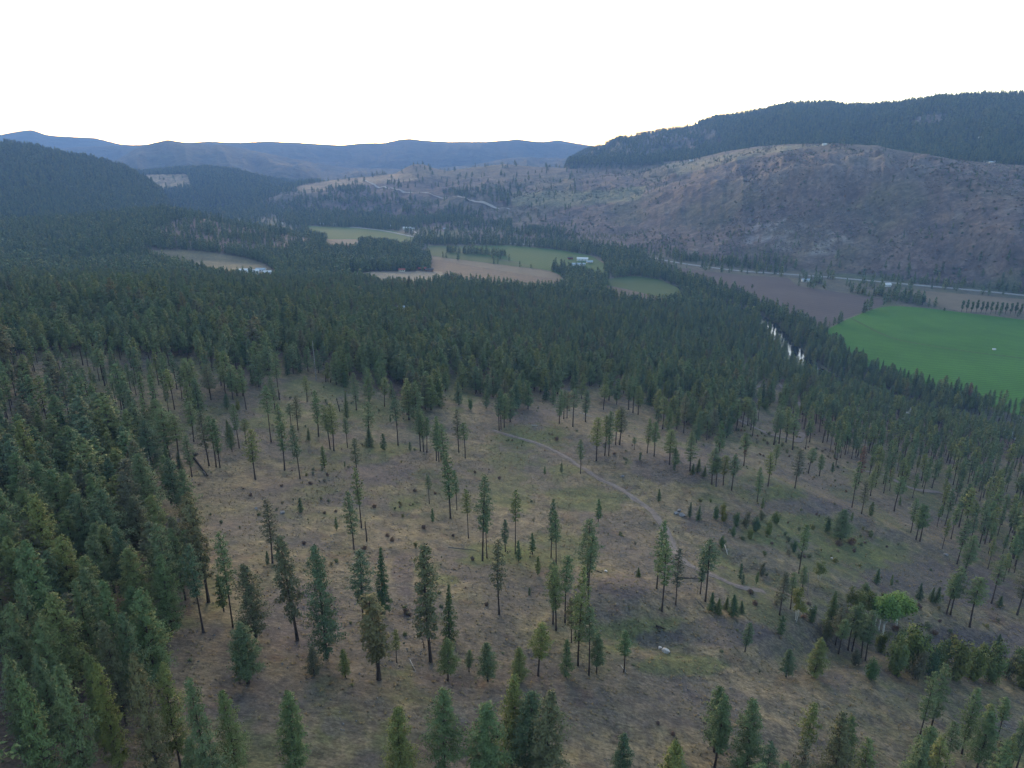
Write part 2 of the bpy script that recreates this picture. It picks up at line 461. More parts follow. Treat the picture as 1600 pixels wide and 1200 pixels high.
def terrain_mat(name, s_fine, s_mid, s_big, bumpd, contrast=1.0, strat=False):
    """the land's own colour comes per vertex; noise of three sizes breaks it into tufts, stones and stains"""
    m, nt, b = new_mat(name)
    at = N(nt, 'ShaderNodeAttribute'); at.attribute_name = 'soil'
    v = coords(nt)
    nf = noise(nt, v, s_fine, 5, 0.75); nm = noise(nt, v, s_mid, 4, 0.6); nb = noise(nt, v, s_big, 3, 0.6)
    lo, hi = 1 - 0.55 * contrast, 1 + 0.6 * contrast
    c = mix(nt, 1.0, at.outputs['Color'], ramp(nt, nf, [(0.32, lo), (0.5, 0.95), (0.68, hi)]), 'MULTIPLY')
    c = mix(nt, 1.0, c, ramp(nt, nm, [(0.3, (0.66, 0.68, 0.72)), (0.5, (1, 1, 1)), (0.7, (1.28, 1.2, 1.05))]), 'MULTIPLY')
    c = mix(nt, 1.0, c, ramp(nt, nb, [(0.3, (0.8, 0.82, 0.9)), (0.55, (1, 1, 1)), (0.75, (1.15, 1.12, 1.0))]), 'MULTIPLY')
    nt.links.new(c, b.inputs['Base Color'])
    mp = N(nt, 'ShaderNodeMapping'); mp.inputs['Scale'].default_value = (0.35, 1.0, 1.0); mp.inputs['Rotation'].default_value = (0, 0, 0.35)
    nt.links.new(v, mp.inputs['Vector'])
    ns = noise(nt, mp.outputs[0], s_fine * 1.1, 4, 0.7)
    c = mix(nt, 1.0, c, ramp(nt, ns, [(0.34, 0.62 if contrast > 0.75 else 0.85), (0.5, 1.0), (0.68, 1.22)]), 'MULTIPLY')
    nt.links.new(c, b.inputs['Base Color'])
    h = math_n(nt, 'ADD', nf, math_n(nt, 'MULTIPLY', nm, 2.5))
    bump_n(nt, b, h, bumpd)
    return m
M_ground = terrain_mat('dry_grass_slope', 1.3, 0.28, 0.035, 0.10, 0.8)
M_floor = terrain_mat('valley_soil', 0.25, 0.05, 0.01, 0.5, 0.7)
M_hill = terrain_mat('rocky_hillside', 0.09, 0.022, 0.005, 2.5, 0.7)
M_ridge = terrain_mat('wooded_ridge', 0.05, 0.012, 0.003, 8.0, 0.9)
M_far = terrain_mat('far_range', 0.016, 0.006, 0.0015, 25.0, 0.9)

# ------------------------------------------------------------------ colour of the land
C = np.zeros(A2.shape + (3,))
def setc(mask, c, w=1.0):
    global C
    k = (mask * w)[..., None]
    C = C * (1 - k) + np.array(c) * k
n1 = fbm(X2 / 45, Y2 / 45, 4, 101); n2 = fbm(X2 / 14, Y2 / 14, 4, 102); n3 = fbm(X2 / 5, Y2 / 5, 3, 103); n4 = fbm(X2 / 25 + 50, Y2 / 60, 4, 104)
one = np.ones_like(R2)
straw = (0.148, 0.121, 0.080); grey = (0.089, 0.078, 0.073); moss = (0.078, 0.092, 0.038); duff = (0.085, 0.062, 0.050); rust = (0.095, 0.062, 0.052)
setc(one, straw)
setc(smooth(-0.15, 0.25, fbm(X2 / 30 + 7, Y2 / 45 + 3, 4, 108)), (0.114, 0.104, 0.060), 0.75)
setc(smooth(0.0, 0.3, fbm(X2 / 3.2, Y2 / 4.5, 3, 109)), (0.085, 0.072, 0.060), 0.6)  # this dark and the next pale mottling paint in contrast of shaded hummocks
setc(smooth(0.12, 0.35, fbm(X2 / 2.4 + 30, Y2 / 3.0, 2, 110)), (0.205, 0.163, 0.105), 0.5)
setc(smooth(0.05, 0.35, n1 + 0.6 * n2), grey, 0.6)
setc(smooth(0.05, 0.35, n4 + 0.4 * n3), moss, 0.65)
setc(smooth(0.35, 0.55, n2 + 0.5 * n3), grey, 0.7)
setc(smooth(0.42, 0.6, fbm(X2 / 7 + 9, Y2 / 7, 3, 105)), rust, 0.5)
clear = inpoly(PX, PY, CLEAR)
semi = inpoly(PX, PY, SEMI) | inpoly(PX, PY, SEMI2)
setc((~clear & ~semi & (LAY == 0)).astype(float), duff, 0.8)
def blob(px, py, sx, sy, c, w=0.9):
    q = ((PX - px) / sx) ** 2 + ((PY - py) / sy) ** 2 + 0.9 * n2 + 0.6 * n3
    setc((1 - smooth(0.7, 1.3, q)) * (LAY <= 1), c, w)
for px, py, sx, sy in [(735, 876, 30, 10), (695, 905, 30, 8), (630, 790, 26, 10), (880, 735, 26, 8), (500, 610, 60, 16), (720, 600, 26, 40), (830, 680, 60, 14), (560, 640, 50, 12), (760, 865, 60, 14),
                       (920, 780, 60, 20), (1010, 990, 90, 26), (860, 860, 80, 24), (1240, 830, 90, 22), (1350, 870, 80, 28), (1060, 1040, 60, 18), (400, 660, 40, 8), (610, 700, 40, 10), (1210, 770, 50, 14), (440, 640, 40, 12)]:
    blob(px, py, sx, sy, (0.078, 0.100, 0.034), 0.6)
for px, py, sx, sy in [(630, 900, 18, 30), (1075, 730, 90, 28), (980, 918, 42, 20), (1030, 1000, 40, 14), (540, 780, 40, 12), (1460, 905, 120, 26), (1260, 790, 90, 12), (1540, 1010, 120, 28), (590, 740, 60, 16), (1130, 990, 80, 22),
                       (470, 960, 60, 50), (820, 650, 50, 14), (1560, 930, 100, 20)]:
    blob(px, py, sx, sy, (0.080, 0.067, 0.072), 0.7)
# valley floor
fl = (LAY == 1)
setc(fl.astype(float), (0.10, 0.095, 0.07))
setc((fl * smooth(0.0, 0.4, fbm(X2 / 120, Y2 / 120, 3, 106))), (0.07, 0.09, 0.045), 0.8)
setc(1 - smooth(RIVER_W * 0.5, RIVER_W * 0.8, dmin), (0.07, 0.065, 0.055))
setc((inpoly(PX, PY, SMALLF)).astype(float), (0.18, 0.16, 0.12), 0.9)
# knoll, hills
k3 = (LAY == 2); setc(k3.astype(float), (0.09, 0.075, 0.06))
setc(k3 * inpoly(PX, PY, KNOB) * smooth(-0.2, 0.2, n1), (0.19, 0.13, 0.105), 0.9)
gm = inpoly(PX, PY, LEFTF) & (LAY != 4); setc(gm.astype(float), (0.135, 0.122, 0.070), 0.9)
setc((LAY == 3).astype(float), (0.035, 0.045, 0.038))
k2 = (LAY == 4)
nh = fbm(X2 / 200, Y2 / 200, 5, 111); nh2 = fbm(X2 / 60, Y2 / 60, 4, 112)
setc(k2.astype(float), (0.128, 0.094, 0.082))
setc(k2 * smooth(0.0, 0.35, fbm(X2 / 35, Y2 / 50, 5, 116)), (0.072, 0.060, 0.054), 0.6)  # scrub-dark and pale crag tones, also painted in for weak relief shading
setc(k2 * smooth(0.2, 0.5, fbm(X2 / 28 + 9, Y2 / 28, 5, 117)), (0.160, 0.130, 0.115), 0.6)
setc(k2 * smooth(0.0, 0.35, nh), (0.088, 0.088, 0.058), 0.6)
setc(k2 * (smooth(0.62, 0.85, t2)), (0.140, 0.112, 0.078), 0.5)
strata = fbm(A2 * 0.25, H / 14, 4, 115)
setc(k2 * cl * smooth(0.1, 0.4, strata), (0.075, 0.066, 0.07), 0.5)
setc(k2 * strip * smooth(-0.3, 0.2, nh2 + nh), (0.135, 0.120, 0.120), 0.7)
setc(k2 * strip * smooth(0.25, 0.5, fbm(A2 * 1.2, R2 / 400, 4, 113)), (0.07, 0.06, 0.062), 0.6)
tal = inpoly(PX, PY, [(1170, 345), (1230, 345), (1300, 358), (1345, 378), (1330, 400), (1250, 396), (1160, 380)])
setc(k2 * tal * smooth(0.0, 0.25, fbm(X2 / 22, Y2 / 22, 4, 114)), (0.22, 0.205, 0.195), 0.7)
setc(k2 * (t2 < 0.3) * smooth(0.0, 0.3, nh2), (0.10, 0.085, 0.07), 0.5)
setc(k2 * inpoly(PX, PY, TANB), (0.27, 0.19, 0.115), 0.8)
setc(k2 * inpoly(PX, PY, [(800, 300), (930, 298), (1010, 290), (1000, 312), (900, 322), (800, 322)]), (0.17, 0.165, 0.095), 0.7)
setc(k2 * inpoly(PX, PY, [(1040, 255), (1090, 250), (1200, 228), (1300, 226), (1200, 240), (1120, 258), (1060, 275)]), (0.21, 0.185, 0.115), 0.6)
k8 = (LAY == 5)
setc(k8.astype(float), (0.045, 0.055, 0.045))
bare8 = inpoly(PX, PY, [(900, 250), (930, 230), (1000, 208), (1090, 193), (1120, 205), (1130, 225), (1080, 236), (1000, 244)]) * smooth(-0.15, 0.2, nh + 0.5 * nh2)
bare8b = inpoly(PX, PY, [(1405, 198), (1440, 180), (1475, 178), (1490, 190), (1450, 200)]) | inpoly(PX, PY, [(1500, 165), (1540, 158), (1600, 158), (1600, 164), (1540, 166)])
setc(k8 * bare8, (0.13, 0.10, 0.082), 0.9); setc(k8 * bare8b, (0.16, 0.125, 0.10), 0.8)
for k in (6, 7, 8, 9):
    setc((LAY == k).astype(float), (0.04, 0.052, 0.045))
    setc((LAY == k) * smooth(0.3, 0.55, fbm(X2 / 500, Y2 / 500, 5, 120)), (0.065, 0.068, 0.055), 0.6)
setc(((LAY == 6) | (LAY == 1)) * inpoly(PX, PY, TANP), (0.34, 0.25, 0.15), 0.9)
setc((LAY == 6) * (inpoly(PX, PY, [(310, 266), (350, 262), (372, 272), (366, 278), (330, 272)]) | inpoly(PX, PY, [(340, 285), (362, 292), (358, 300), (345, 294)])) * smooth(-0.2, 0.2, nh2), (0.28, 0.22, 0.17), 0.8)

# ------------------------------------------------------------------ mesh helpers
def mesh_np(name, V, F, mat=None, parent=None, smooth_shade=False, link=True, normals=None, colors=None, cname='soil'):
    """one mesh object from numpy arrays; F is (n,3) or (n,4)"""
    me = bpy.data.meshes.new(name)
    V = np.asarray(V, np.float32); F = np.asarray(F, np.int32)
    me.vertices.add(len(V)); me.vertices.foreach_set('co', V.ravel())
    k = F.shape[1]
    me.loops.add(F.size); me.loops.foreach_set('vertex_index', F.ravel())
    me.polygons.add(len(F)); me.polygons.foreach_set('loop_start', np.arange(0, F.size, k, dtype=np.int32))
    if smooth_shade: me.polygons.foreach_set('use_smooth', np.ones(len(F), bool))
    else: me.polygons.foreach_set('use_smooth', np.zeros(len(F), bool))
    me.update(calc_edges=True)
    if colors is not None:
        ca_ = me.color_attributes.new(cname, 'FLOAT_COLOR', 'POINT')
        ca_.data.foreach_set('color', np.c_[colors, np.ones(len(colors))].astype(np.float32).ravel())
    if normals is not None:
        me.polygons.foreach_set('use_smooth', np.ones(len(F), bool))
        me.normals_split_custom_set_from_vertices(np.asarray(normals, np.float32))
    if mat: me.materials.append(mat)
    ob = bpy.data.objects.new(name, me)
    if link: col.objects.link(ob)
    if parent: ob.parent = parent
    return ob
def tag(o, label=None, cat=None, group=None, kind=None):
    if label: o['label'] = label
    if cat: o['category'] = cat
    if group: o['group'] = group
    if kind: o['kind'] = kind
    return o
def empty(name, loc, rz=0.0, s=1.0):
    o = bpy.data.objects.new(name, None)
    o.empty_display_size = 0.5
    col.objects.link(o)
    o.location = loc; o.rotation_euler = (0, 0, rz); o.scale = (s, s, s)
    return o

# ------------------------------------------------------------------ the land, one object per hill
VALL = np.stack([X2, Y2, H], -1).reshape(-1, 3)
idx = np.arange(NA * NR).reshape(NA, NR)
q = np.stack([idx[:-1, :-1], idx[1:, :-1], idx[1:, 1:], idx[:-1, 1:]], -1)
lq = LAY[:-1, :-1]
# close the circle behind the camera
qc = np.stack([idx[-1, :-1], idx[0, :-1], idx[0, 1:], idx[-1, 1:]], -1)
Cf = C.reshape(-1, 3)
names = {0: ('hillside', M_ground, 'dry grass hillside and wooded bench sloping down to the valley'), 1: ('valley_floor', M_floor, 'flat valley floor between the wooded bench and the rocky hill'),
         2: ('hill', M_ground, 'low wooded knoll with bare brown patches'), 3: ('mountain', M_ridge, 'dark wooded mountain at the left edge'),
         4: ('rocky_hill', M_hill, 'bare brown rocky hillside with cliffs across the valley'), 5: ('mountain', M_ridge, 'long forested ridge behind the rocky hill'),
         6: ('hill', M_ridge, 'wooded hill with tan openings beyond the knoll'), 7: ('mountain_range', M_far, 'blue middle range with a rounded summit'),
         8: ('mountain_range', M_far, 'long level blue range on the horizon'), 9: ('mountain_range', M_far, 'palest blue range farthest away')}
for k, (nm, mt, lb) in names.items():
    f = q[lq == k]
    if k == 0: f = np.concatenate([f.reshape(-1, 4), qc])
    if len(f) == 0: continue
    used, inv = np.unique(f.ravel(), return_inverse=True)
    o = mesh_np(nm, VALL[used], inv.reshape(-1, 4)[:, ::-1], mt, smooth_shade=True, colors=Cf[used])
    tag(o, lb, kind='structure')

# ------------------------------------------------------------------ fields, roads, river
def field_mat(name, c1, c2, row=0.0, ang=0.0, scale=0.02, row_c=0.85):
    m, nt, b = new_mat(name)
    v = coords(nt)
    n = noise(nt, v, scale, 5, 0.65); nf = noise(nt, v, 0.5, 3, 0.6)
    c = mix(nt, ramp(nt, n, [(0.35, 0.0), (0.65, 1.0)]), c1, c2)
    c = mix(nt, 1.0, c, ramp(nt, nf, [(0.3, 0.85), (0.7, 1.12)]), 'MULTIPLY')
    if row:
        mp = N(nt, 'ShaderNodeMapping'); mp.inputs['Rotation'].default_value = (0, 0, ang)
        nt.links.new(v, mp.inputs['Vector'])
        w = N(nt, 'ShaderNodeTexWave', Scale=row, Distortion=1.0, Detail=2.0)
        w.inputs['Detail Scale'].default_value = 0.6
        nt.links.new(mp.outputs[0], w.inputs['Vector'])
        c = mix(nt, 1.0, c, ramp(nt, w.outputs['Fac'], [(0.3, row_c), (0.8, 1.05)]), 'MULTIPLY')
    nt.links.new(c, b.inputs['Base Color'])
    bump_n(nt, b, nf, 0.2)
    return m
def field(poly, mat, label, z=0.35, rough=3.0):
    """a flat sheet on the valley floor with a slightly uneven edge"""
    pts = [np.array(floor_pt(*p)) for p in poly]
    out = []
    for i in range(len(pts)):
        a, b = pts[i], pts[(i + 1) % len(pts)]
        n = max(2, int(np.linalg.norm(b - a) / 12))
        for k in range(n):
            out.append(a + (b - a) * k / n)
    out = np.array(out)
    out += np.stack([fbm(out[:, 0] / 30, out[:, 1] / 30, 3, 5), fbm(out[:, 0] / 30, out[:, 1] / 30, 3, 9)], -1) * rough
    # soften the corners
    for _ in range(2): out = 0.5 * out + 0.25 * (np.roll(out, 1, 0) + np.roll(out, -1, 0))
    me = bpy.data.meshes.new('field')
    vv = [(x, y, z) for x, y in out]
    from mathutils.geometry import tessellate_polygon
    tr = tessellate_polygon([[Vector(p) for p in vv]])
    tr = [t if (Vector(vv[t[1]]) - Vector(vv[t[0]])).cross(Vector(vv[t[2]]) - Vector(vv[t[0]])).z > 0 else t[::-1] for t in tr]
    me.from_pydata(vv, [], [tuple(t) for t in tr])
    me.materials.append(mat)
    o = bpy.data.objects.new('field', me); col.objects.link(o)
    tag(o, label, kind='structure')
    return o
M_crop = field_mat('green_crop', (0.030, 0.112, 0.010), (0.044, 0.142, 0.014), 0.05, R(78), 0.012, 0.80)
M_plough = field_mat('ploughed_soil', (0.070, 0.055, 0.054), (0.088, 0.070, 0.065), 0.03, R(60), 0.01, 0.92)
M_stub = field_mat('stubble', (0.165, 0.132, 0.092), (0.125, 0.103, 0.070), 0.04, R(70), 0.015, 0.9)
M_past = field_mat('pasture', (0.046, 0.080, 0.022), (0.036, 0.070, 0.016), 0.0, 0, 0.012)
M_hay = field_mat('hay_field', (0.018, 0.078, 0.008), (0.032, 0.084, 0.014), 0.03, R(20), 0.008)
field(GREENF, M_crop, 'big bright green crop field beside the river')
field(BROWNF, M_plough, 'ploughed grey-brown field below the highway', 0.2)
field(TANF, M_stub, 'straw-coloured field behind the row of trees', 0.3)
field(ROUNDF, M_past, 'rounded pale green field among the trees', 0.3)
field(FARMF, M_hay, 'green hay field round the farm buildings', 0.5)
field(FARMT, M_past, 'dull pasture left of the hay field', 0.4)
field(STUBF, M_stub, 'tan stubble field in front of the hay field', 0.3)
field(FARG, M_hay, 'narrow green field at the far end of the valley', 0.5)
field(SMALLG, M_stub, 'pale meadow behind the wooded knoll', 0.6)

def ribbon(name, pts, width, mat, label, z=0.1, step=6, prof=None, wj=0.08, flat=None):
    c = spline(pts, step)
    t = np.gradient(c, axis=0); t /= np.linalg.norm(t, axis=1)[:, None] + 1e-9
    nrm = np.stack([-t[:, 1], t[:, 0]], -1)
    prof = prof or [(-1, 0), (-0.5, 0.02), (0, 0.03), (0.5, 0.02), (1, 0)]
    V = []; n = len(prof)
    for k, (u, dz) in enumerate(prof):
        jit = 1 + wj * 2 * fbm(c[:, 0] / 6 + k, c[:, 1] / 6, 3, 60 + k) if abs(u) == 1 else 1
        p = c + nrm * (u * width / 2 * jit)[:, None] if not np.isscalar(jit) else c + nrm * (u * width / 2)
        zz = hgt(p[:, 0], p[:, 1]) if flat is None else np.full(len(p), float(flat))
        V.append(np.c_[p, zz + z + dz])
    V = np.stack(V, 1)
    m_ = len(c)
    ii = np.arange(m_ * n).reshape(m_, n)
    F = np.stack([ii[:-1, :-1], ii[1:, :-1], ii[1:, 1:], ii[:-1, 1:]], -1).reshape(-1, 4)[:, ::-1]
    o = mesh_np(name, V.reshape(-1, 3), F, mat, smooth_shade=True)
    return tag(o, label, kind='structure')

m, nt, b = new_mat('asphalt')
n_ = noise(nt, coords(nt), 0.3, 4)
nt.links.new(ramp(nt, n_, [(0.3, (0.19, 0.19, 0.19)), (0.7, (0.27, 0.27, 0.265))]), b.inputs['Base Color'])
M_road = m
m, nt, b = new_mat('dirt_track')
v = coords(nt)
n_ = noise(nt, v, 0.9, 5, 0.7); n2_ = noise(nt, v, 0.15, 3)
c_ = mix(nt, 1.0, ramp(nt, n_, [(0.3, (0.10, 0.084, 0.080)), (0.5, (0.15, 0.128, 0.120)), (0.7, (0.195, 0.168, 0.150))]), ramp(nt, n2_, [(0.3, 0.75), (0.7, 1.1)]), 'MULTIPLY')
nt.links.new(c_, b.inputs['Base Color']); bump_n(nt, b, n_, 0.12)
M_dirt = m
m, nt, b = new_mat('gravel_road')
n_ = noise(nt, coords(nt), 0.4, 5, 0.7)
nt.links.new(ramp(nt, n_, [(0.3, (0.24, 0.22, 0.20)), (0.7, (0.36, 0.33, 0.30))]), b.inputs['Base Color'])
M_gravel = m
m, nt, b = new_mat('river_water')
b.inputs['Base Color'].default_value = (0.015, 0.022, 0.022, 1); b.inputs['Roughness'].default_value = 0.06
b.inputs['Specular IOR Level'].default_value = 0.5
bump_n(nt, b, noise(nt, coords(nt), 0.25, 2), 0.008)
M_water = m
ribbon('river', [tuple(p) for p in river[::6]], RIVER_W * 1.25, M_water, 'dark calm river bending between wooded banks', z=0, step=14, prof=[(-1, 0), (0, 0), (1, 0)], flat=-1.4)

G = lambda L: [to_ground(*p)[:2] for p in L]
hw = [(548, 355), (600, 361), (650, 371), (700, 377), (760, 379), (850, 384), (930, 389), (960, 392), (1000, 399), (1042, 408), (1100, 417), (1160, 424), (1230, 429), (1300, 434), (1400, 443), (1500, 452), (1600, 462), (1800, 484)]
ribbon('highway', [floor_pt(*p) for p in hw], 11, M_road, 'paved highway along the foot of the rocky hill', z=0.9, step=10, prof=[(-1, -0.9), (-0.85, 0), (0.85, 0), (1, -0.9)], wj=0, flat=0.3)
hill_road = G([(566, 282), (580, 288), (600, 293), (625, 297), (650, 301), (680, 306), (700, 309), (730, 313), (755, 317), (775, 322), (786, 328), (800, 330), (822, 330)])
hr_ = np.array(spline(hill_road, 15))
for _ in range(60): hr_[1:-1] = 0.5 * hr_[1:-1] + 0.25 * (hr_[:-2] + hr_[2:])
hill_road = [tuple(p) for p in hr_[::6]]
ribbon('field_track', [floor_pt(*p) for p in [(1330, 498), (1390, 527), (1450, 540), (1530, 552), (1600, 561), (1760, 590)]], 3.2, M_past, 'faint pale wheel line crossing the green crop field', z=0.5, step=8, wj=0.3, flat=0)
ribbon('hill_road', hill_road, 10, M_gravel, 'pale road slanting down the hillside', z=3.5, step=12)
ribbon('track', G([(640, 357), (650, 364), (662, 371)]), 6, M_gravel, 'access lane to the white roofed barns', z=1.0, step=12)
track = G([(770, 672), (800, 682), (830, 690), (860, 702), (890, 718), (915, 734), (940, 750), (965, 762), (990, 778), (1012, 794), (1030, 812), (1042, 830), (1050, 850), (1060, 868), (1080, 885), (1105, 895), (1150, 915), (1195, 925)])
ribbon('track', track, 3.1, M_dirt, 'two-rut dirt track curving across the open slope', z=0.10, step=2.0, prof=[(-1, -0.02), (-0.62, -0.10), (-0.35, 0.02), (0, 0.08), (0.35, 0.02), (0.62, -0.10), (1, -0.02)], wj=0.2)
ribbon('track', G([(1176, 607), (1195, 602), (1215, 600), (1228, 610), (1240, 622), (1252, 636)]), 4, M_dirt, 'pale dirt road through the gap near the river', z=0.3, step=3, wj=0.2)
ribbon('track', G([(1150, 655), (1178, 668), (1200, 678), (1225, 684), (1248, 690), (1253, 676)]), 4.5, M_dirt, 'dirt road below the wooded spur', z=0.3, step=3, wj=0.2)
ribbon('track', G([(1345, 735), (1380, 742), (1400, 752), (1430, 765), (1470, 770)]), 4.5, M_dirt, 'dirt road among the pines at the right', z=0.3, step=3, wj=0.2)

# ------------------------------------------------------------------ foliage materials
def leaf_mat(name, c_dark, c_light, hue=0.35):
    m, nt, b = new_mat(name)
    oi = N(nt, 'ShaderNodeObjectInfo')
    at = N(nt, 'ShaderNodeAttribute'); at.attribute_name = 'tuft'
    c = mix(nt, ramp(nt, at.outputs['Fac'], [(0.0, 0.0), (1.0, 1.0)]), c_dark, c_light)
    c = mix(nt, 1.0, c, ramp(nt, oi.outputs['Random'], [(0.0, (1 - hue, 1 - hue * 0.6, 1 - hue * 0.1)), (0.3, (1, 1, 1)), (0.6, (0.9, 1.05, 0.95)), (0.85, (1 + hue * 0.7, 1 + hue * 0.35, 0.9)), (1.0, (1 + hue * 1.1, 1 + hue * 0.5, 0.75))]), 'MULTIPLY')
    nt.links.new(c, b.inputs['Base Color'])
    b.inputs['Roughness'].default_value = 0.8
    return m
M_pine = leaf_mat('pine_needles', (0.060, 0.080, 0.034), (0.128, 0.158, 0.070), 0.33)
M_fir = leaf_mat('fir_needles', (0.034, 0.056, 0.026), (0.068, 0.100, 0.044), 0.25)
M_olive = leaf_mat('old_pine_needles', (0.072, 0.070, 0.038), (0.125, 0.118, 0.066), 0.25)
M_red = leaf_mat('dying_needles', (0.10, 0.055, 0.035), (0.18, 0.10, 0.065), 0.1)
M_aspen = leaf_mat('aspen_leaves', (0.055, 0.105, 0.022), (0.130, 0.205, 0.050), 0.12)
M_ygreen = leaf_mat('yellowing_leaves', (0.070, 0.085, 0.024), (0.145, 0.145, 0.045), 0.3)
M_shrub = leaf_mat('shrub_leaves', (0.048, 0.078, 0.030), (0.095, 0.128, 0.055), 0.3)
M_rust = leaf_mat('rusty_shrub', (0.085, 0.050, 0.042), (0.145, 0.095, 0.072), 0.2)
M_brush = leaf_mat('olive_brush', (0.075, 0.085, 0.042), (0.135, 0.140, 0.070), 0.3)
M_tuft = leaf_mat('grass_tufts', (0.125, 0.104, 0.064), (0.215, 0.175, 0.108), 0.2)
def bark_mat(name, c1, c2):
    m, nt, b = new_mat(name)
    n = noise(nt, coords(nt), 3.0, 4, 0.7)
    nt.links.new(ramp(nt, n, [(0.35, c1), (0.65, c2)]), b.inputs['Base Color'])
    bump_n(nt, b, n, 0.05)
    return m
M_bark = bark_mat('pine_bark', (0.030, 0.024, 0.021), (0.075, 0.055, 0.045))
M_white = bark_mat('aspen_bark', (0.42, 0.41, 0.37), (0.68, 0.66, 0.62))
M_dead = bark_mat('weathered_wood', (0.10, 0.09, 0.085), (0.26, 0.24, 0.22))
M_char = bark_mat('charred_wood', (0.012, 0.011, 0.011), (0.05, 0.042, 0.04))
M_pale = bark_mat('bleached_wood', (0.26, 0.24, 0.22), (0.45, 0.43, 0.40))

# ------------------------------------------------------------------ plant builders (numpy)
def tube_np(path, rad, sides=6):
    path = np.asarray(path, float); n = len(path)
    V = []; 
    for i in range(n):
        d = path[min(i + 1, n - 1)] - path[max(i - 1, 0)]
        d /= np.linalg.norm(d) + 1e-9
        a = np.cross(d, [0.3, 1, 0.1]); a /= np.linalg.norm(a); b_ = np.cross(d, a)
        for k in range(sides):
            th = 2 * math.pi * k / sides
            V.append(path[i] + rad[i] * (math.cos(th) * a + math.sin(th) * b_))
    F = []
    for i in range(n - 1):
        for k in range(sides):
            k2_ = (k + 1) % sides
            F.append((i * sides + k, i * sides + k2_, (i + 1) * sides + k2_, (i + 1) * sides + k))
    V = np.array(V); F = np.array(F)
    V = np.r_[V, [path[-1]]]
    F = np.r_[F, [((n - 1) * sides + k, (n - 1) * sides + (k + 1) % sides, len(V) - 1, len(V) - 1) for k in range(0)]] if False else F
    return V, F
def join_np(parts):
    V = []; F = []; o = 0
    for v, f in parts:
        V.append(v); F.append(f + o); o += len(v)
    return np.concatenate(V), np.concatenate(F)

def blades(cent, nrm, size, aspect, r_, tint, droop=None):
    """leafy triangles round the centres, lying roughly square to nrm"""
    n = len(cent)
    d = r_.normal(size=(n, 3))
    if droop is not None: d = d * 0.8 + droop
    d -= (d * nrm).sum(1)[:, None] * nrm * 0.7
    d /= np.linalg.norm(d, axis=1)[:, None] + 1e-9
    s = np.cross(d, nrm); s /= np.linalg.norm(s, axis=1)[:, None] + 1e-9
    L = (size * r_.uniform(0.7, 1.3, n))[:, None]
    Wd = L * aspect
    a = cent - d * L * 0.4 - s * Wd; b_ = cent - d * L * 0.4 + s * Wd; c = cent + d * L * 0.6
    V = np.stack([a, b_, c], 1)
    g_ = np.cross(b_ - a, c - a)
    flip = (g_ * nrm).sum(1) < 0
    V[flip] = V[flip][:, [1, 0, 2]]
    F = np.arange(3 * n).reshape(n, 3)
    Nn = np.repeat(nrm, 3, 0)
    T = np.repeat(tint, 3)
    return V.reshape(-1, 3), F, Nn, T

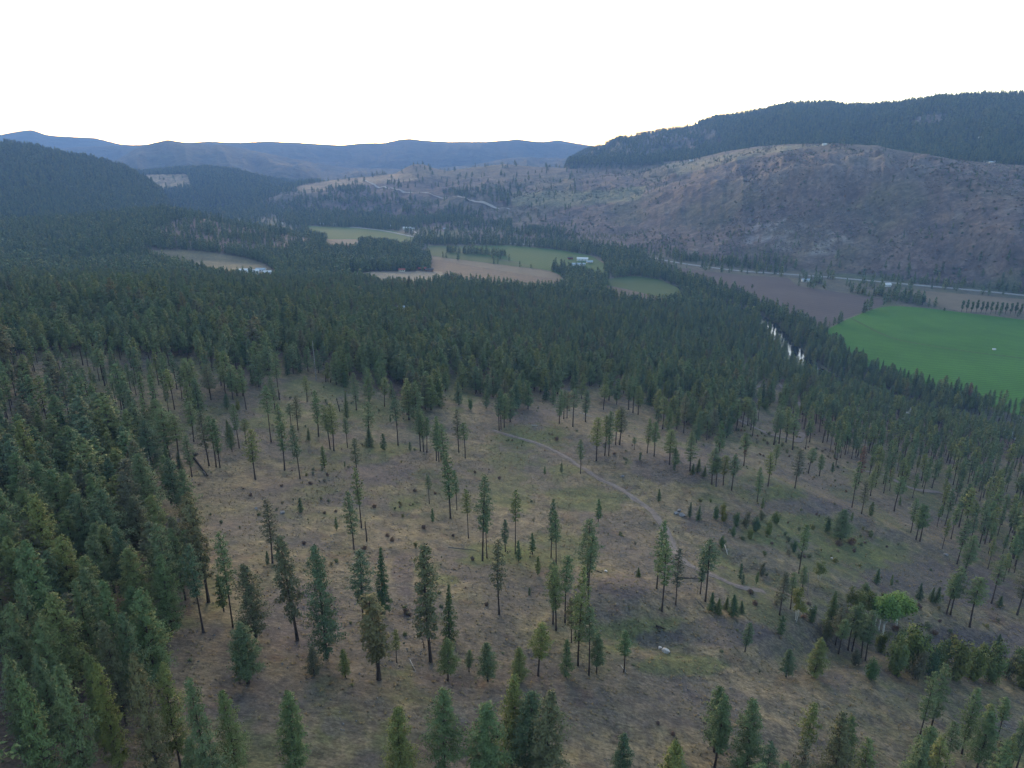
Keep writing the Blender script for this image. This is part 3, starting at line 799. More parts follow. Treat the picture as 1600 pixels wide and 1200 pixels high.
def conifer(seed, H=20.0, cb=0.15, Rr=0.18, nb=90, per=34, bl=0.55, style='dense', limbs=True, lean=0.02, asp=0.30):
    r_ = np.random.default_rng(seed)
    n = 9
    tz = np.linspace(0, 1, n)
    bend = lean * H * np.stack([np.sin(tz * 2.2 + seed), np.cos(tz * 1.7 + seed * 2)], -1) * tz[:, None]
    bend -= bend[0]
    path = np.c_[bend, tz * H * 0.99]
    r0 = H * (0.0125 if style != 'slim' else 0.0082)
    rad = r0 * (1 - tz) ** 0.8 + 0.03; rad[0] *= 1.3
    trunk = [tube_np(path, rad, 7)]
    cx = lambda t: np.stack([np.interp(t, tz, path[:, 0]), np.interp(t, tz, path[:, 1])], -1)
    # branches
    t = cb + (1 - cb) * (np.arange(nb) + r_.uniform(0, 1, nb)) / nb
    t = np.clip(t, cb, 0.985)
    u = (t - cb) / (1 - cb)
    if style == 'dense': prof = (1 - u) ** 0.62 * np.clip(0.55 + 3.2 * u, 0, 1)
    elif style == 'fir': prof = (1 - u) ** 0.9 * np.clip(0.7 + 3 * u, 0, 1)
    elif style == 'slim': prof = np.clip(1.15 * (1 - u), 0, 1) ** 0.6 * np.clip(0.35 + 1.8 * u, 0, 1)
    else: prof = np.clip(1.25 * (1 - u), 0, 1) ** 0.45 * np.clip(0.5 + 1.6 * u, 0, 1)
    ang = np.arange(nb) * 2.39996 + r_.uniform(-0.5, 0.5, nb)
    lump = 1 + 0.22 * np.sin(ang * 2 + seed) * np.sin(u * 9 + seed) + 0.18 * np.sin(ang * 3 + 1.3 * seed + u * 14)
    Ls = Rr * H * prof * lump * r_.uniform(0.62, 1.12, nb) + 0.12
    if style == 'old': Ls *= np.where(r_.uniform(size=nb) < 0.22, 0.5, 1.0)
    slope = {'dense': 0.25, 'fir': -0.12, 'slim': 0.22, 'old': -0.10}[style] + 0.45 * (u - 0.4) + r_.normal(0, 0.12, nb)
    dirs = np.stack([np.cos(ang), np.sin(ang), slope], -1)
    root = np.c_[cx(t), t * H]
    cent = []; nr = []; tn = []; dr = []
    for i in range(nb):
        if style == 'old':
            k = int(per * (0.35 + prof[i])); nc = 3
            sc_ = r_.uniform(0.45, 1.0, nc)[r_.integers(0, nc, k)]
            s = np.clip(sc_ + r_.normal(0, 0.07, k), 0.15, 1.05); spread = 0.20
        else:
            k = int(per * (0.30 + prof[i]) * (0.5 + 0.5 * min(1, Ls[i])))
            s = r_.uniform(0.18, 1.0, k) ** (0.7); spread = 0.17 if style != 'fir' else 0.13
        if k < 2: k = 2; s = s[:2] if len(s) >= 2 else np.array([0.6, 1.0])
        L = Ls[i]
        p = root[i] + dirs[i] * (s * L)[:, None]
        p[:, 2] += (0.10 * L * s ** 2 if style in ('dense', 'slim') else -0.10 * L * s ** 2)
        p += r_.normal(0, 1, (k, 3)) * np.array([1, 1, 0.62]) * (spread * (0.5 + 0.5 * L) + 0.05)
        out = np.c_[dirs[i, :2][None].repeat(k, 0) * 0.55, np.full(k, 0.75)] + r_.normal(0, 0.38, (k, 3))
        out /= np.linalg.norm(out, axis=1)[:, None]
        cent.append(p); nr.append(out)
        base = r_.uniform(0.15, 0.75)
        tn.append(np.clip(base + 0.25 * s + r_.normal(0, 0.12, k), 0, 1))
        dr.append(np.repeat(dirs[i][None], k, 0) * 0.8)
        if limbs and L > 0.5 and i % 2 == 0:
            e = root[i] + dirs[i] * L * 0.9
            trunk.append(tube_np([root[i], (root[i] + e) / 2, e], [0.05 + 0.02 * L, 0.04, 0.015], 3))
    if style in ('slim', 'old') and limbs:       # dead twigs on the bare trunk
        for i in range(9):
            tt_ = r_.uniform(cb * 0.45, cb); a = r_.uniform(0, 6.28); L = r_.uniform(0.5, 1.6)
            p = np.r_[cx(np.array([tt_]))[0], tt_ * H]
            e = p + np.array([math.cos(a) * L, math.sin(a) * L, -0.15 * L])
            trunk.append(tube_np([p, e], [0.04, 0.012], 3))
    cent = np.concatenate(cent); nr = np.concatenate(nr); tn = np.concatenate(tn); dr = np.concatenate(dr)
    # leader tuft
    k = max(4, per // 2)
    cent = np.r_[cent, np.c_[r_.normal(0, 0.12, (k, 2)) + path[-1, :2], H * r_.uniform(0.965, 1.0, k)]]
    nr = np.r_[nr, np.tile([0.2, 0.1, 0.97], (k, 1))]; tn = np.r_[tn, np.full(k, 0.8)]; dr = np.r_[dr, np.tile([0, 0, 1.0], (k, 1))]
    V, F, Nn, T = blades(cent, nr, bl, asp, r_, tn, dr)
    return join_np(trunk), (V, F, Nn, T)

def broad(seed, H=8.0, Rr=2.2, cb=0.35, n=2200, bl=0.30, lobes=7, stems=1, flat=0.8, trunk_r=0.016):
    r_ = np.random.default_rng(seed)
    trunk = []; cent = []; nr = []; tn = []
    zc = H * (cb + 1) / 2; hz = H * (1 - cb) / 2
    lb = r_.normal(0, 1, (lobes, 3)); lb /= np.linalg.norm(lb, axis=1)[:, None]
    lc = lb * np.array([Rr * 0.55, Rr * 0.55, hz * 0.6]) * r_.uniform(0.6, 1, (lobes, 1)) + [0, 0, zc]
    lr = r_.uniform(0.42, 0.62, lobes) * min(Rr, hz * 1.1)
    for i in range(lobes):
        k = n // lobes
        d = r_.normal(0, 1, (k, 3)); d /= np.linalg.norm(d, axis=1)[:, None]
        rr_ = lr[i] * r_.uniform(0.55, 1.08, k)
        cent.append(lc[i] + d * rr_[:, None] * [1, 1, flat]); 
        o = d * 0.7 + [0, 0, 0.45] + r_.normal(0, 0.3, (k, 3)); o /= np.linalg.norm(o, axis=1)[:, None]
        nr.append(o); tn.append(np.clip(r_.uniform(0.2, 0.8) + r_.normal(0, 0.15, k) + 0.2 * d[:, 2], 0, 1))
    for s in range(stems):
        a = r_.uniform(0, 6.28); off = 0 if stems == 1 else r_.uniform(0.05, 0.25) * Rr
        b0 = np.array([math.cos(a) * off, math.sin(a) * off, 0]); top = np.array([math.cos(a) * off * 2.2 + r_.normal(0, 0.15), math.sin(a) * off * 2.2, H * 0.8])
        mid = (b0 + top) / 2 + [r_.normal(0, 0.12), r_.normal(0, 0.12), 0]
        trunk.append(tube_np([b0, mid, top], [H * trunk_r, H * trunk_r * 0.75, H * trunk_r * 0.3], 6))
    for i in range(lobes):
        trunk.append(tube_np([[0, 0, H * cb * 0.9], (lc[i] + [0, 0, H * cb]) / 2, lc[i]], [H * trunk_r * 0.5, H * trunk_r * 0.35, 0.01], 3))
    V, F, Nn, T = blades(np.concatenate(cent), np.concatenate(nr), bl, 0.45, r_, np.concatenate(tn))
    return join_np(trunk), (V, F, Nn, T)

def airy(seed, H=6.0, Rr=2.4, stems=9, per=150, bl=0.26, cb=0.15, trunk_r=0.008):
    """loose multi-stemmed deciduous shrub or small tree: leaves in ragged sprays along leaning stems"""
    r_ = np.random.default_rng(seed)
    trunk = []; cent = []; nr = []; tn = []
    for i in range(stems):
        a = i * 2.4 + r_.uniform(-.5, .5); hh_ = H * r_.uniform(0.55, 1.0); rad = Rr * r_.uniform(0.15, 0.9) * (1.15 - hh_ / H * 0.6)
        base = np.array([math.cos(a), math.sin(a), 0]) * Rr * 0.18 * r_.uniform(0, 1); top = np.array([math.cos(a) * rad, math.sin(a) * rad, hh_])
        mid_ = base * 0.5 + top * 0.5 + np.array([r_.normal(0, .15), r_.normal(0, .15), hh_ * 0.08])
        trunk.append(tube_np([base, mid_, top], [H * trunk_r, H * trunk_r * 0.7, 0.012], 4))
        for j in range(7):
            s = r_.uniform(cb, 1.0); c0 = base * (1 - s) ** 2 + 2 * mid_ * s * (1 - s) + top * s * s
            c0 = c0 + r_.normal(0, 1, 3) * [0.16 * Rr, 0.16 * Rr, 0.05 * H]
            k = int(per / 7 * r_.uniform(0.5, 1.5)); sp_ = Rr * r_.uniform(0.10, 0.20)
            p = c0 + r_.normal(0, 1, (k, 3)) * [sp_, sp_, sp_ * 0.8]
            p[:, 2] = np.maximum(p[:, 2], 0.08)
            o = (p - c0) / sp_ * 0.4 + np.array([math.cos(a) * 0.3, math.sin(a) * 0.3, 0.8]) + r_.normal(0, .35, (k, 3)); o /= np.linalg.norm(o, axis=1)[:, None]
            cent.append(p); nr.append(o); tn.append(np.clip(r_.uniform(.15, .85) + r_.normal(0, .12, k), 0, 1))
    V, F, Nn, T = blades(np.concatenate(cent), np.concatenate(nr), bl, 0.42, r_, np.concatenate(tn))
    return join_np(trunk), (V, F, Nn, T)

def plant_meshes(tag_, made, leafm, barkm):
    (tv, tf), (cv, cf, cn, ct_) = made
    t = mesh_np('trunk', tv, tf, barkm, smooth_shade=True, link=False)
    c = mesh_np('crown', cv, cf, leafm, link=False, normals=cn, colors=np.repeat(ct_[:, None], 3, 1), cname='tuft')
    tm, cm = t.data, c.data
    bpy.data.objects.remove(t); bpy.data.objects.remove(c)
    return tm, cm

LIB = {}
def lib(kind, variants):
    LIB[kind] = variants
pd = dict(style='dense')
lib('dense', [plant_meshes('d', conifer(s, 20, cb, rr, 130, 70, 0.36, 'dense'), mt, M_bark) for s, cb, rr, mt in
              [(1, .10, .19, M_pine), (2, .16, .22, M_pine), (3, .06, .20, M_pine), (4, .20, .24, M_pine), (5, .10, .21, M_olive), (6, .14, .17, M_pine), (7, .24, .20, M_pine)]])
lib('slim', [plant_meshes('s', conifer(s, 20, cb, rr * 1.08, nb_ + 12, 44, 0.40, 'slim', asp=0.22), mt, M_bark) for s, cb, rr, nb_, mt in
             [(11, .30, .095, 62, M_pine), (12, .42, .11, 50, M_pine), (13, .36, .13, 58, M_pine), (14, .48, .12, 44, M_pine), (15, .26, .11, 66, M_pine), (16, .40, .10, 40, M_pine), (17, .34, .12, 52, M_olive), (18, .52, .13, 40, M_pine)]])
lib('old', [plant_meshes('o', conifer(s, 20, cb, rr, 76, 56, 0.42, 'old', lean=0.03), mt, M_bark) for s, cb, rr, mt in
            [(21, .24, .105, M_olive), (22, .30, .12, M_pine), (23, .26, .13, M_olive)]])
lib('fir', [plant_meshes('f', conifer(s, 20, cb, rr, 140, 56, 0.34, 'fir'), M_fir, M_bark) for s, cb, rr in
            [(31, .10, .14), (32, .05, .17), (33, .12, .15)]])
lib('small', [plant_meshes('m', conifer(s, 20, cb, rr, 60, 26, 0.95, 'dense', limbs=False), mt, M_bark) for s, cb, rr, mt in
              [(41, .08, .17, M_pine), (42, .05, .24, M_fir), (43, .15, .15, M_pine)]])
lib('red', [plant_meshes('r', conifer(51, 20, .30, .085, 60, 26, 0.5, 'slim'), M_red, M_bark)])
lib('aspen', [plant_meshes('a', broad(s, 10, 2.3, .38, 3600, .27, 20, flat=1.1), M_aspen, M_white) for s in (61, 62)])
lib('birch', [plant_meshes('b', airy(s, 10, 2.4, 4, 620, .27, cb=.5, trunk_r=.0035), M_ygreen, M_white) for s in (63, 64, 65)])
lib('bush', [plant_meshes('b', airy(s, 4, 2.0, n_, 240, .22), mt, M_bark) for s, mt, n_ in ((71, M_shrub, 11), (72, M_ygreen, 13), (73, M_shrub, 9), (74, M_ygreen, 12), (75, M_shrub, 14), (76, M_olive, 10))])
lib('rust', [plant_meshes('b', airy(s, 1.3, 1.5, 12, 110, .17, cb=0.3, trunk_r=0.014), M_rust, M_bark) for s in (81, 82, 83)])
lib('cotton', [plant_meshes('c', broad(s, 18, 3.4, .12, 1800, .85, 12), M_fir, M_bark) for s in (91, 92)])

# ------------------------------------------------------------------ hand placed trees: (base x, base y, top y, kind, width ratio or None)
HAND = [
 # kind, bx, by, ty, crown width px
 ('old', 326, 941, 783, 36), ('slim', 318, 988, 853, 34), ('slim', 364, 980, 832, 27), ('slim', 277, 975, 820, 34), ('dense', 400, 995, 884, 55),
 ('dense', 388, 1068, 972, 66), ('dense', 240, 1070, 955, 72), ('dense', 222, 1000, 917, 54), ('old', 465, 1000, 838, 38), ('dense', 511, 1028, 858, 58), ('slim', 569, 984, 862, 36),
 ('fir', 600, 958, 858, 36), ('old', 673, 1034, 856, 42), ('fir', 702, 1002, 914, 30), ('old', 592, 1062, 930, 54), ('slim', 620, 1035, 985, 16),
 ('slim', 780, 960, 845, 28), ('slim', 732, 841, 765, 16), ('slim', 704, 810, 707, 28), ('slim', 714, 797, 735, 14), ('slim', 754, 876, 745, 28), ('slim', 761, 872, 785, 20),
 ('slim', 553, 858, 767, 24), ('slim', 565, 825, 732, 22), ('slim', 426, 880, 783, 28), ('slim', 671, 787, 742, 12), ('slim', 790, 862, 812, 16),
 ('dense', 492, 1056, 1010, 27), ('dense', 540, 1058, 1014, 24), ('dense', 700, 1064, 996, 38), ('slim', 733, 1050, 1015, 14), ('dense', 762, 1064, 1006, 36), ('dense', 812, 1062, 1010, 32),
 ('slim', 805, 866, 765, 18), ('slim', 861, 871, 780, 18), ('slim', 869, 882, 798, 20), ('slim', 918, 918, 815, 34), ('slim', 919, 945, 838, 26),
 ('slim', 1026, 920, 812, 24), ('slim', 1034, 955, 848, 32), ('slim', 1056, 945, 858, 22), ('slim', 1102, 940, 842, 30), ('slim', 1094, 928, 862, 20),
 ('slim', 864, 975, 880, 26), ('slim', 869, 985, 887, 28), ('slim', 883, 973, 870, 28), ('slim', 903, 1040, 888, 32), ('slim', 899, 998, 930, 22), ('slim', 893, 1004, 935, 20),
 ('slim', 920, 1055, 953, 28), ('dense', 932, 1052, 990, 30), ('slim', 975, 1050, 984, 24), ('slim', 841, 1056, 974, 34), ('dense', 884, 1058, 1000, 24), ('slim', 1164, 1018, 973, 18),
 ('slim', 1331, 793, 722, 16), ('slim', 1346, 803, 752, 15), ('slim', 1397, 799, 745, 20), ('slim', 1431, 843, 787, 20), ('slim', 1437, 846, 790, 22), ('slim', 1423, 832, 780, 16),
 ('slim', 1248, 896, 820, 20), ('slim', 1253, 922, 884, 18), ('slim', 1235, 952, 895, 20), ('slim', 1218, 961, 893, 22), ('dense', 1272, 1058, 998, 38), ('dense', 1228, 1058, 1016, 26),
 ('slim', 1479, 960, 898, 24), ('slim', 1485, 961, 887, 26), ('slim', 1515, 980, 903, 32), ('slim', 1507, 896, 838, 28), ('slim', 1549, 943, 868, 24), ('slim', 1589, 961, 880, 28),
 ('slim', 1325, 1016, 948, 24), ('slim', 1331, 1018, 942, 22), ('slim', 1345, 1028, 962, 26), ('slim', 1352, 1032, 956, 22), ('slim', 1310, 1022, 968, 22), ('slim', 1402, 1056, 1006, 22),
 ('dense', 1345, 950, 910, 32), ('slim', 1305, 1008, 950, 22),
 # middle of the clearing
 ('slim', 424, 691, 603, 20), ('slim', 445, 735, 632, 24), ('slim', 469, 748, 665, 20), ('slim', 399, 749, 672, 26), ('slim', 437, 625, 552, 18), ('slim', 430, 640, 588, 18), ('slim', 480, 628, 588, 20),
 ('slim', 466, 672, 618, 18), ('slim', 455, 666, 630, 14), ('slim', 498, 682, 610, 22), ('slim', 516, 702, 633, 22), ('slim', 522, 704, 630, 22), ('slim', 543, 700, 652, 14), ('slim', 557, 641, 583, 16),
 ('slim', 577, 690, 628, 26), ('slim', 559, 745, 685, 18), ('slim', 622, 696, 618, 20), ('slim', 639, 656, 592, 26), ('slim', 657, 705, 640, 18), ('slim', 662, 706, 643, 18), ('slim', 667, 707, 652, 16),
 ('slim', 682, 720, 652, 18), ('slim', 695, 745, 663, 24), ('slim', 717, 707, 640, 18), ('slim', 727, 716, 660, 18), ('slim', 686, 722, 660, 16), ('slim', 601, 635, 590, 20), ('slim', 780, 672, 612, 16), ('slim', 783, 671, 608, 16),
 ('slim', 788, 668, 615, 18), ('slim', 303, 690, 628, 22), ('slim', 327, 728, 645, 24), ('slim', 338, 730, 650, 22), ('slim', 344, 731, 655, 20), ('slim', 268, 788, 712, 24), ('slim', 300, 620, 560, 20),
 ('slim', 353, 620, 566, 18), ('slim', 364, 624, 570, 18), ('slim', 385, 640, 575, 18), ('slim', 330, 625, 570, 18), ('slim', 385, 693, 655, 16), ('dense', 363, 706, 664, 18), ('slim', 374, 700, 632, 16),
 ('slim', 268, 725, 640, 34), ('slim', 280, 727, 648, 28), ('slim', 300, 745, 680, 20), ('slim', 122, 618, 560, 24), ('slim', 127, 610, 562, 20), ('slim', 164, 603, 545, 22), ('old', 92, 628, 552, 30), ('old', 14, 590, 505, 34),
 ('slim', 190, 640, 598, 18), ('dense', 355, 640, 615, 14),
 # right part of the slope
 ('slim', 874, 662, 610, 16), ('slim', 881, 655, 610, 16), ('slim', 886, 653, 612, 14), ('slim', 895, 667, 608, 20), ('slim', 915, 659, 610, 18), ('slim', 907, 740, 687, 14), ('slim', 932, 720, 653, 22),
 ('slim', 945, 712, 650, 18), ('slim', 951, 712, 642, 18), ('slim', 962, 695, 640, 18), ('slim', 968, 695, 636, 24), ('slim', 943, 640, 600, 16), ('slim', 982, 640, 588, 18), ('slim', 989, 645, 590, 16), ('slim', 997, 648, 603, 16),
 ('slim', 1035, 671, 620, 18), ('slim', 1026, 650, 608, 18), ('slim', 1060, 663, 606, 18), ('slim', 1068, 677, 618, 18), ('slim', 991, 703, 683, 12), ('slim', 1011, 708, 654, 16), ('slim', 1022, 713, 660, 20),
 ('slim', 1046, 726, 672, 24), ('dense', 1055, 730, 700, 16), ('slim', 1078, 736, 674, 20), ('slim', 1104, 688, 641, 16), ('slim', 1113, 680, 640, 16), ('slim', 1162, 728, 676, 16), ('slim', 1112, 757, 700, 24),
 ('slim', 1143, 766, 710, 20), ('slim', 1130, 758, 712, 20), ('slim', 1119, 760, 715, 18), ('slim', 1183, 784, 732, 14), ('slim', 1200, 760, 708, 20), ('slim', 1152, 665, 622, 16), ('slim', 1160, 667, 620, 18), ('slim', 1168, 665, 622, 16),
 ('slim', 1173, 672, 628, 16), ('slim', 1209, 695, 640, 20), ('slim', 1217, 693, 642, 18), ('slim', 1228, 691, 636, 20), ('slim', 1238, 703, 645, 22), ('slim', 1242, 763, 703, 20), ('slim', 1263, 740, 700, 20), ('slim', 1280, 744, 710, 18),
 ('slim', 1265, 691, 655, 18), ('slim', 1212, 727, 695, 12), ('slim', 1310, 690, 650, 18), ('slim', 1360, 775, 735, 16), ('slim', 1368, 760, 722, 16),
 ('dense', 1313, 843, 797, 44),
]
FIRS = [('fir', 542, 655, 612, 13), ('fir', 577, 697, 668, 20), ('fir', 483, 690, 668, 10), ('fir', 1077, 808, 784, 11), ('fir', 1091, 812, 790, 12), ('fir', 1029, 784, 763, 10), ('fir', 1295, 985, 922, 30), ('fir', 1436, 936, 911, 14),
        ('fir', 1455, 940, 918, 12), ('fir', 1462, 942, 916, 16), ('fir', 1561, 947, 930, 14), ('fir', 1369, 912, 888, 14), ('fir', 1112, 955, 926, 18), ('fir', 1121, 958, 934, 16), ('fir', 1145, 962, 929, 22), ('fir', 1134, 952, 932, 14), ('fir', 1158, 958, 938, 13),
        ('fir', 997, 902, 886, 11), ('fir', 1090, 738, 716, 14), ('fir', 1558, 1012, 990, 30), ('fir', 1082, 742, 724, 12), ('fir', 1100, 745, 728, 12), ('fir', 282, 735, 705, 14), ('fir', 358, 685, 655, 16)]
SAPS = [(507, 731, 697), (470, 801, 778), (526, 829, 807), (676, 816, 794), (600, 703, 677), (437, 880, 853), (419, 882, 860), (436, 872, 857), (350, 955, 898), (810, 877, 845), (827, 930, 918), (832, 866, 833), (840, 898, 869), (1219, 992, 961),
        (935, 815, 780), (1191, 795, 777), (1360, 806, 784), (1300, 740, 722), (1247, 745, 730), (641, 703, 690), (539, 730, 720), (559, 780, 762), (877, 738, 723), (851, 742, 728), (1156, 905, 880), (1160, 913, 897), (1182, 912, 893), (1392, 915, 898),
        (690, 720, 706), (610, 660, 648), (1000, 720, 708), (1053, 735, 722), (1330, 815, 800), (1405, 790, 775)]
DYING = [(1341, 757, 697, 14), (1511, 634, 598, 10), (1162, 728, 677, 9)]
ASPENS = [('aspen', 1367, 978, 932, 26), ('aspen', 1378, 999, 928, 40), ('aspen', 1400, 981, 927, 44), ('aspen', 1373, 984, 934, 26), ('birch', 1345, 965, 925, 24), ('birch', 1355, 966, 920, 22), ('birch', 1327, 951, 916, 18), ('birch', 1244, 970, 918, 30),
          ('birch', 1280, 908, 875, 22), ('birch', 1335, 955, 925, 20)]
BUSHES = [(1420, 1046, 976, 46), (1398, 1052, 995, 36), (1452, 1058, 1008, 44), (1492, 1062, 1000, 40), (1548, 1066, 1006, 46), (1575, 1060, 1020, 40), (1440, 1030, 990, 30), (1505, 1050, 1018, 34), (1312, 995, 965, 24), (1375, 1020, 985, 24),
          (1180, 830, 808, 20), (1165, 826, 800, 18), (1150, 822, 800, 18), (1130, 815, 796, 16), (1118, 812, 790, 16), (1200, 835, 815, 20), (1128, 856, 838, 14), (1190, 900, 880, 18), (1292, 830, 808, 20), (1320, 985, 960, 22),
          (1465, 1048, 1002, 44), (1520, 1062, 1012, 46), (1405, 1030, 985, 34), (1432, 1062, 1018, 40), (1590, 1052, 1010, 44), (1600, 1075, 1035, 50), (1480, 1032, 996, 34), (1535, 1040, 1004, 34), (1360, 1062, 1030, 30), (1290, 1000, 972, 22), (1268, 972, 946, 20), (1130, 800, 786, 14), (1145, 838, 822, 16), (1172, 842, 826, 16), (1212, 818, 800, 18), (1190, 812, 798, 16), (735, 640, 622, 14), (372, 640, 625, 12), (1195, 640, 622, 20), (1220, 632, 612, 20), (1325, 690, 670, 16), (1335, 1040, 1012, 20), (1240, 862, 845, 16), (700, 598, 585, 14)]
RUSTS = [(485, 757, 10), (507, 803, 9), (525, 800, 8), (613, 845, 12), (662, 826, 12), (585, 793, 11), (570, 858, 12), (635, 958, 15), (760, 946, 11), (648, 768, 9), (708, 838, 8), (475, 850, 10), (605, 838, 9), (680, 772, 8),
         (1330, 850, 20), (1310, 852, 16), (870, 688, 12), (1180, 945, 14), (1400, 985, 16), (1490, 1000, 18), (1460, 992, 14), (960, 710, 8), (640, 962, 9), (780, 748, 8), (556, 812, 8), (392, 775, 9), (440, 760, 8)]
LEFTW = [  # crowns of the dense wood at the left, by the pixel of their tops: (top x, top y, width)
 (35, 762, 54), (55, 755, 60), (153, 765, 54), (206, 773, 52), (100, 738, 46), (10, 838, 46), (33, 853, 56), (92, 835, 58), (70, 860, 50), (62, 968, 50), (97, 930, 64), (128, 1022, 38), (60, 1018, 46), (118, 905, 46), (202, 858, 62),
 (246, 868, 50), (190, 955, 40), (208, 1025, 46), (8, 1022, 44), (8, 945, 54), (160, 905, 50), (140, 835, 44), (20, 705, 56), (75, 735, 56), (28, 680, 60), (110, 690, 46), (180, 700, 50), (215, 708, 44), (52, 722, 46), (120, 770, 44),
 (150, 615, 60), (28, 625, 50), (80, 618, 50), (170, 640, 56), (200, 632, 50), (240, 625, 44), (225, 655, 44), (130, 650, 44), (30, 560, 44), (45, 490, 34), (5, 800, 50), (180, 820, 50), (215, 920, 60), (30, 905, 50), (270, 825, 36), (160, 965, 40), (150, 1035, 44), (90, 1040, 50), (30, 1060, 56), (250, 1035, 50), (300, 1060, 50), (350, 1075, 40)]

TREES = []      # x, y, z, height, kind, widthscale
def add_base(kind, bx, by, ty, w=None, out=None):
    x, y, z = to_ground(bx, by)
    # height so that the top lands on its pixel row
    d = y * cp - (z - CAMZ) * sp
    hz = (by - ty) / FPX * d / (cp + (600 - (by + ty) / 2) / FPX * sp * 1.0)
    hz = float(np.clip(hz, 0.8, 34))
    ws = None
    if w: ws = w / FPX * d / 2 / hz
    out.append(dict(x=x, y=y, z=z, h=hz, kind=kind, rr=ws, px=bx, py=by, hand=True))
pines = []; firs = []; saps = []; dying = []; broads = []; bushes = []; rusts = []
for k, bx, by, ty, w in HAND: add_base(k, bx, by, ty, w, pines)
for k, bx, by, ty, w in FIRS: add_base(k, bx, by, ty, w, firs)
for p in [p for p in pines if p['kind'] == 'fir']: firs.append(p)
pines = [p for p in pines if p['kind'] != 'fir']
for bx, by, ty in SAPS: add_base('small', bx, by, ty, (by - ty) * 0.42, saps)
for bx, by, ty, w in DYING: add_base('red', bx, by, ty, w, dying)
for k, bx, by, ty, w in ASPENS: add_base(k, bx, by, ty, w, broads)
for bx, by, ty, w in BUSHES: add_base('bush', bx, by, ty, w, bushes)
for bx, by, w in RUSTS: add_base('rust', bx, by, by - w * 0.55, w, rusts)
for tx, ty, w in LEFTW:
    hh = 19 + random.uniform(-2, 3)
    x, y, z = to_ground(tx, ty, hh)
    a_, b__, d_ = project(np.array([x]), np.array([y]), np.array([z]))
    pines.append(dict(x=x, y=y, z=z, h=hh, kind='dense', rr=w / FPX * d_[0] / 2 / hh, px=float(a_[0]), py=float(b__[0]), hand=True))

# ------------------------------------------------------------------ the forest: jittered points kept where the photograph shows woods
def runmax():
    ang_ = (H - CAMZ) / R2
    rm = np.maximum.accumulate(ang_, axis=1)
    return np.concatenate([np.full((NA, 1), -9.0), rm[:, :-1]], 1)
RM = runmax()
handxy = np.array([(p['x'], p['y']) for p in pines + firs + broads])
def scatter(r0, r1, s, seed):
    r_ = np.random.default_rng(seed)
    g1 = np.arange(-r1 * 0.78, r1 * 0.78, s); g2 = np.arange(r0 * 0.6, r1, s)
    x, y = np.meshgrid(g1, g2); x = x.ravel() + r_.uniform(-0.48, 0.48, x.size) * s; y = y.ravel() + r_.uniform(-0.48, 0.48, y.size) * s
    r = np.hypot(x, y); a = np.degrees(np.arctan2(x, y))
    k = (r >= r0) & (r < r1) & (np.abs(a) < 48)
    x, y, r, a = x[k], y[k], r[k], a[k]
    z = hgt(x, y)
    vis = (z + 38 - CAMZ) / r >= bil(RM, AZ, RR, a, r) - 1e-4
    return x[vis], y[vis], z[vis], r[vis], a[vis], r_
LF = LAY
def lay_at(a, r):
    i = np.clip(np.round(np.interp(a, AZ, np.arange(NA))).astype(int), 0, NA - 1)
    j = np.clip(np.round(np.interp(r, RR, np.arange(NR))).astype(int), 0, NR - 1)
    return LAY[i, j], dmin[i, j], t2[i, j], t8[i, j]
FP = []
fields_all = [GREENF, BROWNF, TANF, ROUNDF, FARMF, FARMT, STUBF, FARG, LEFTF, SMALLF, SMALLG]
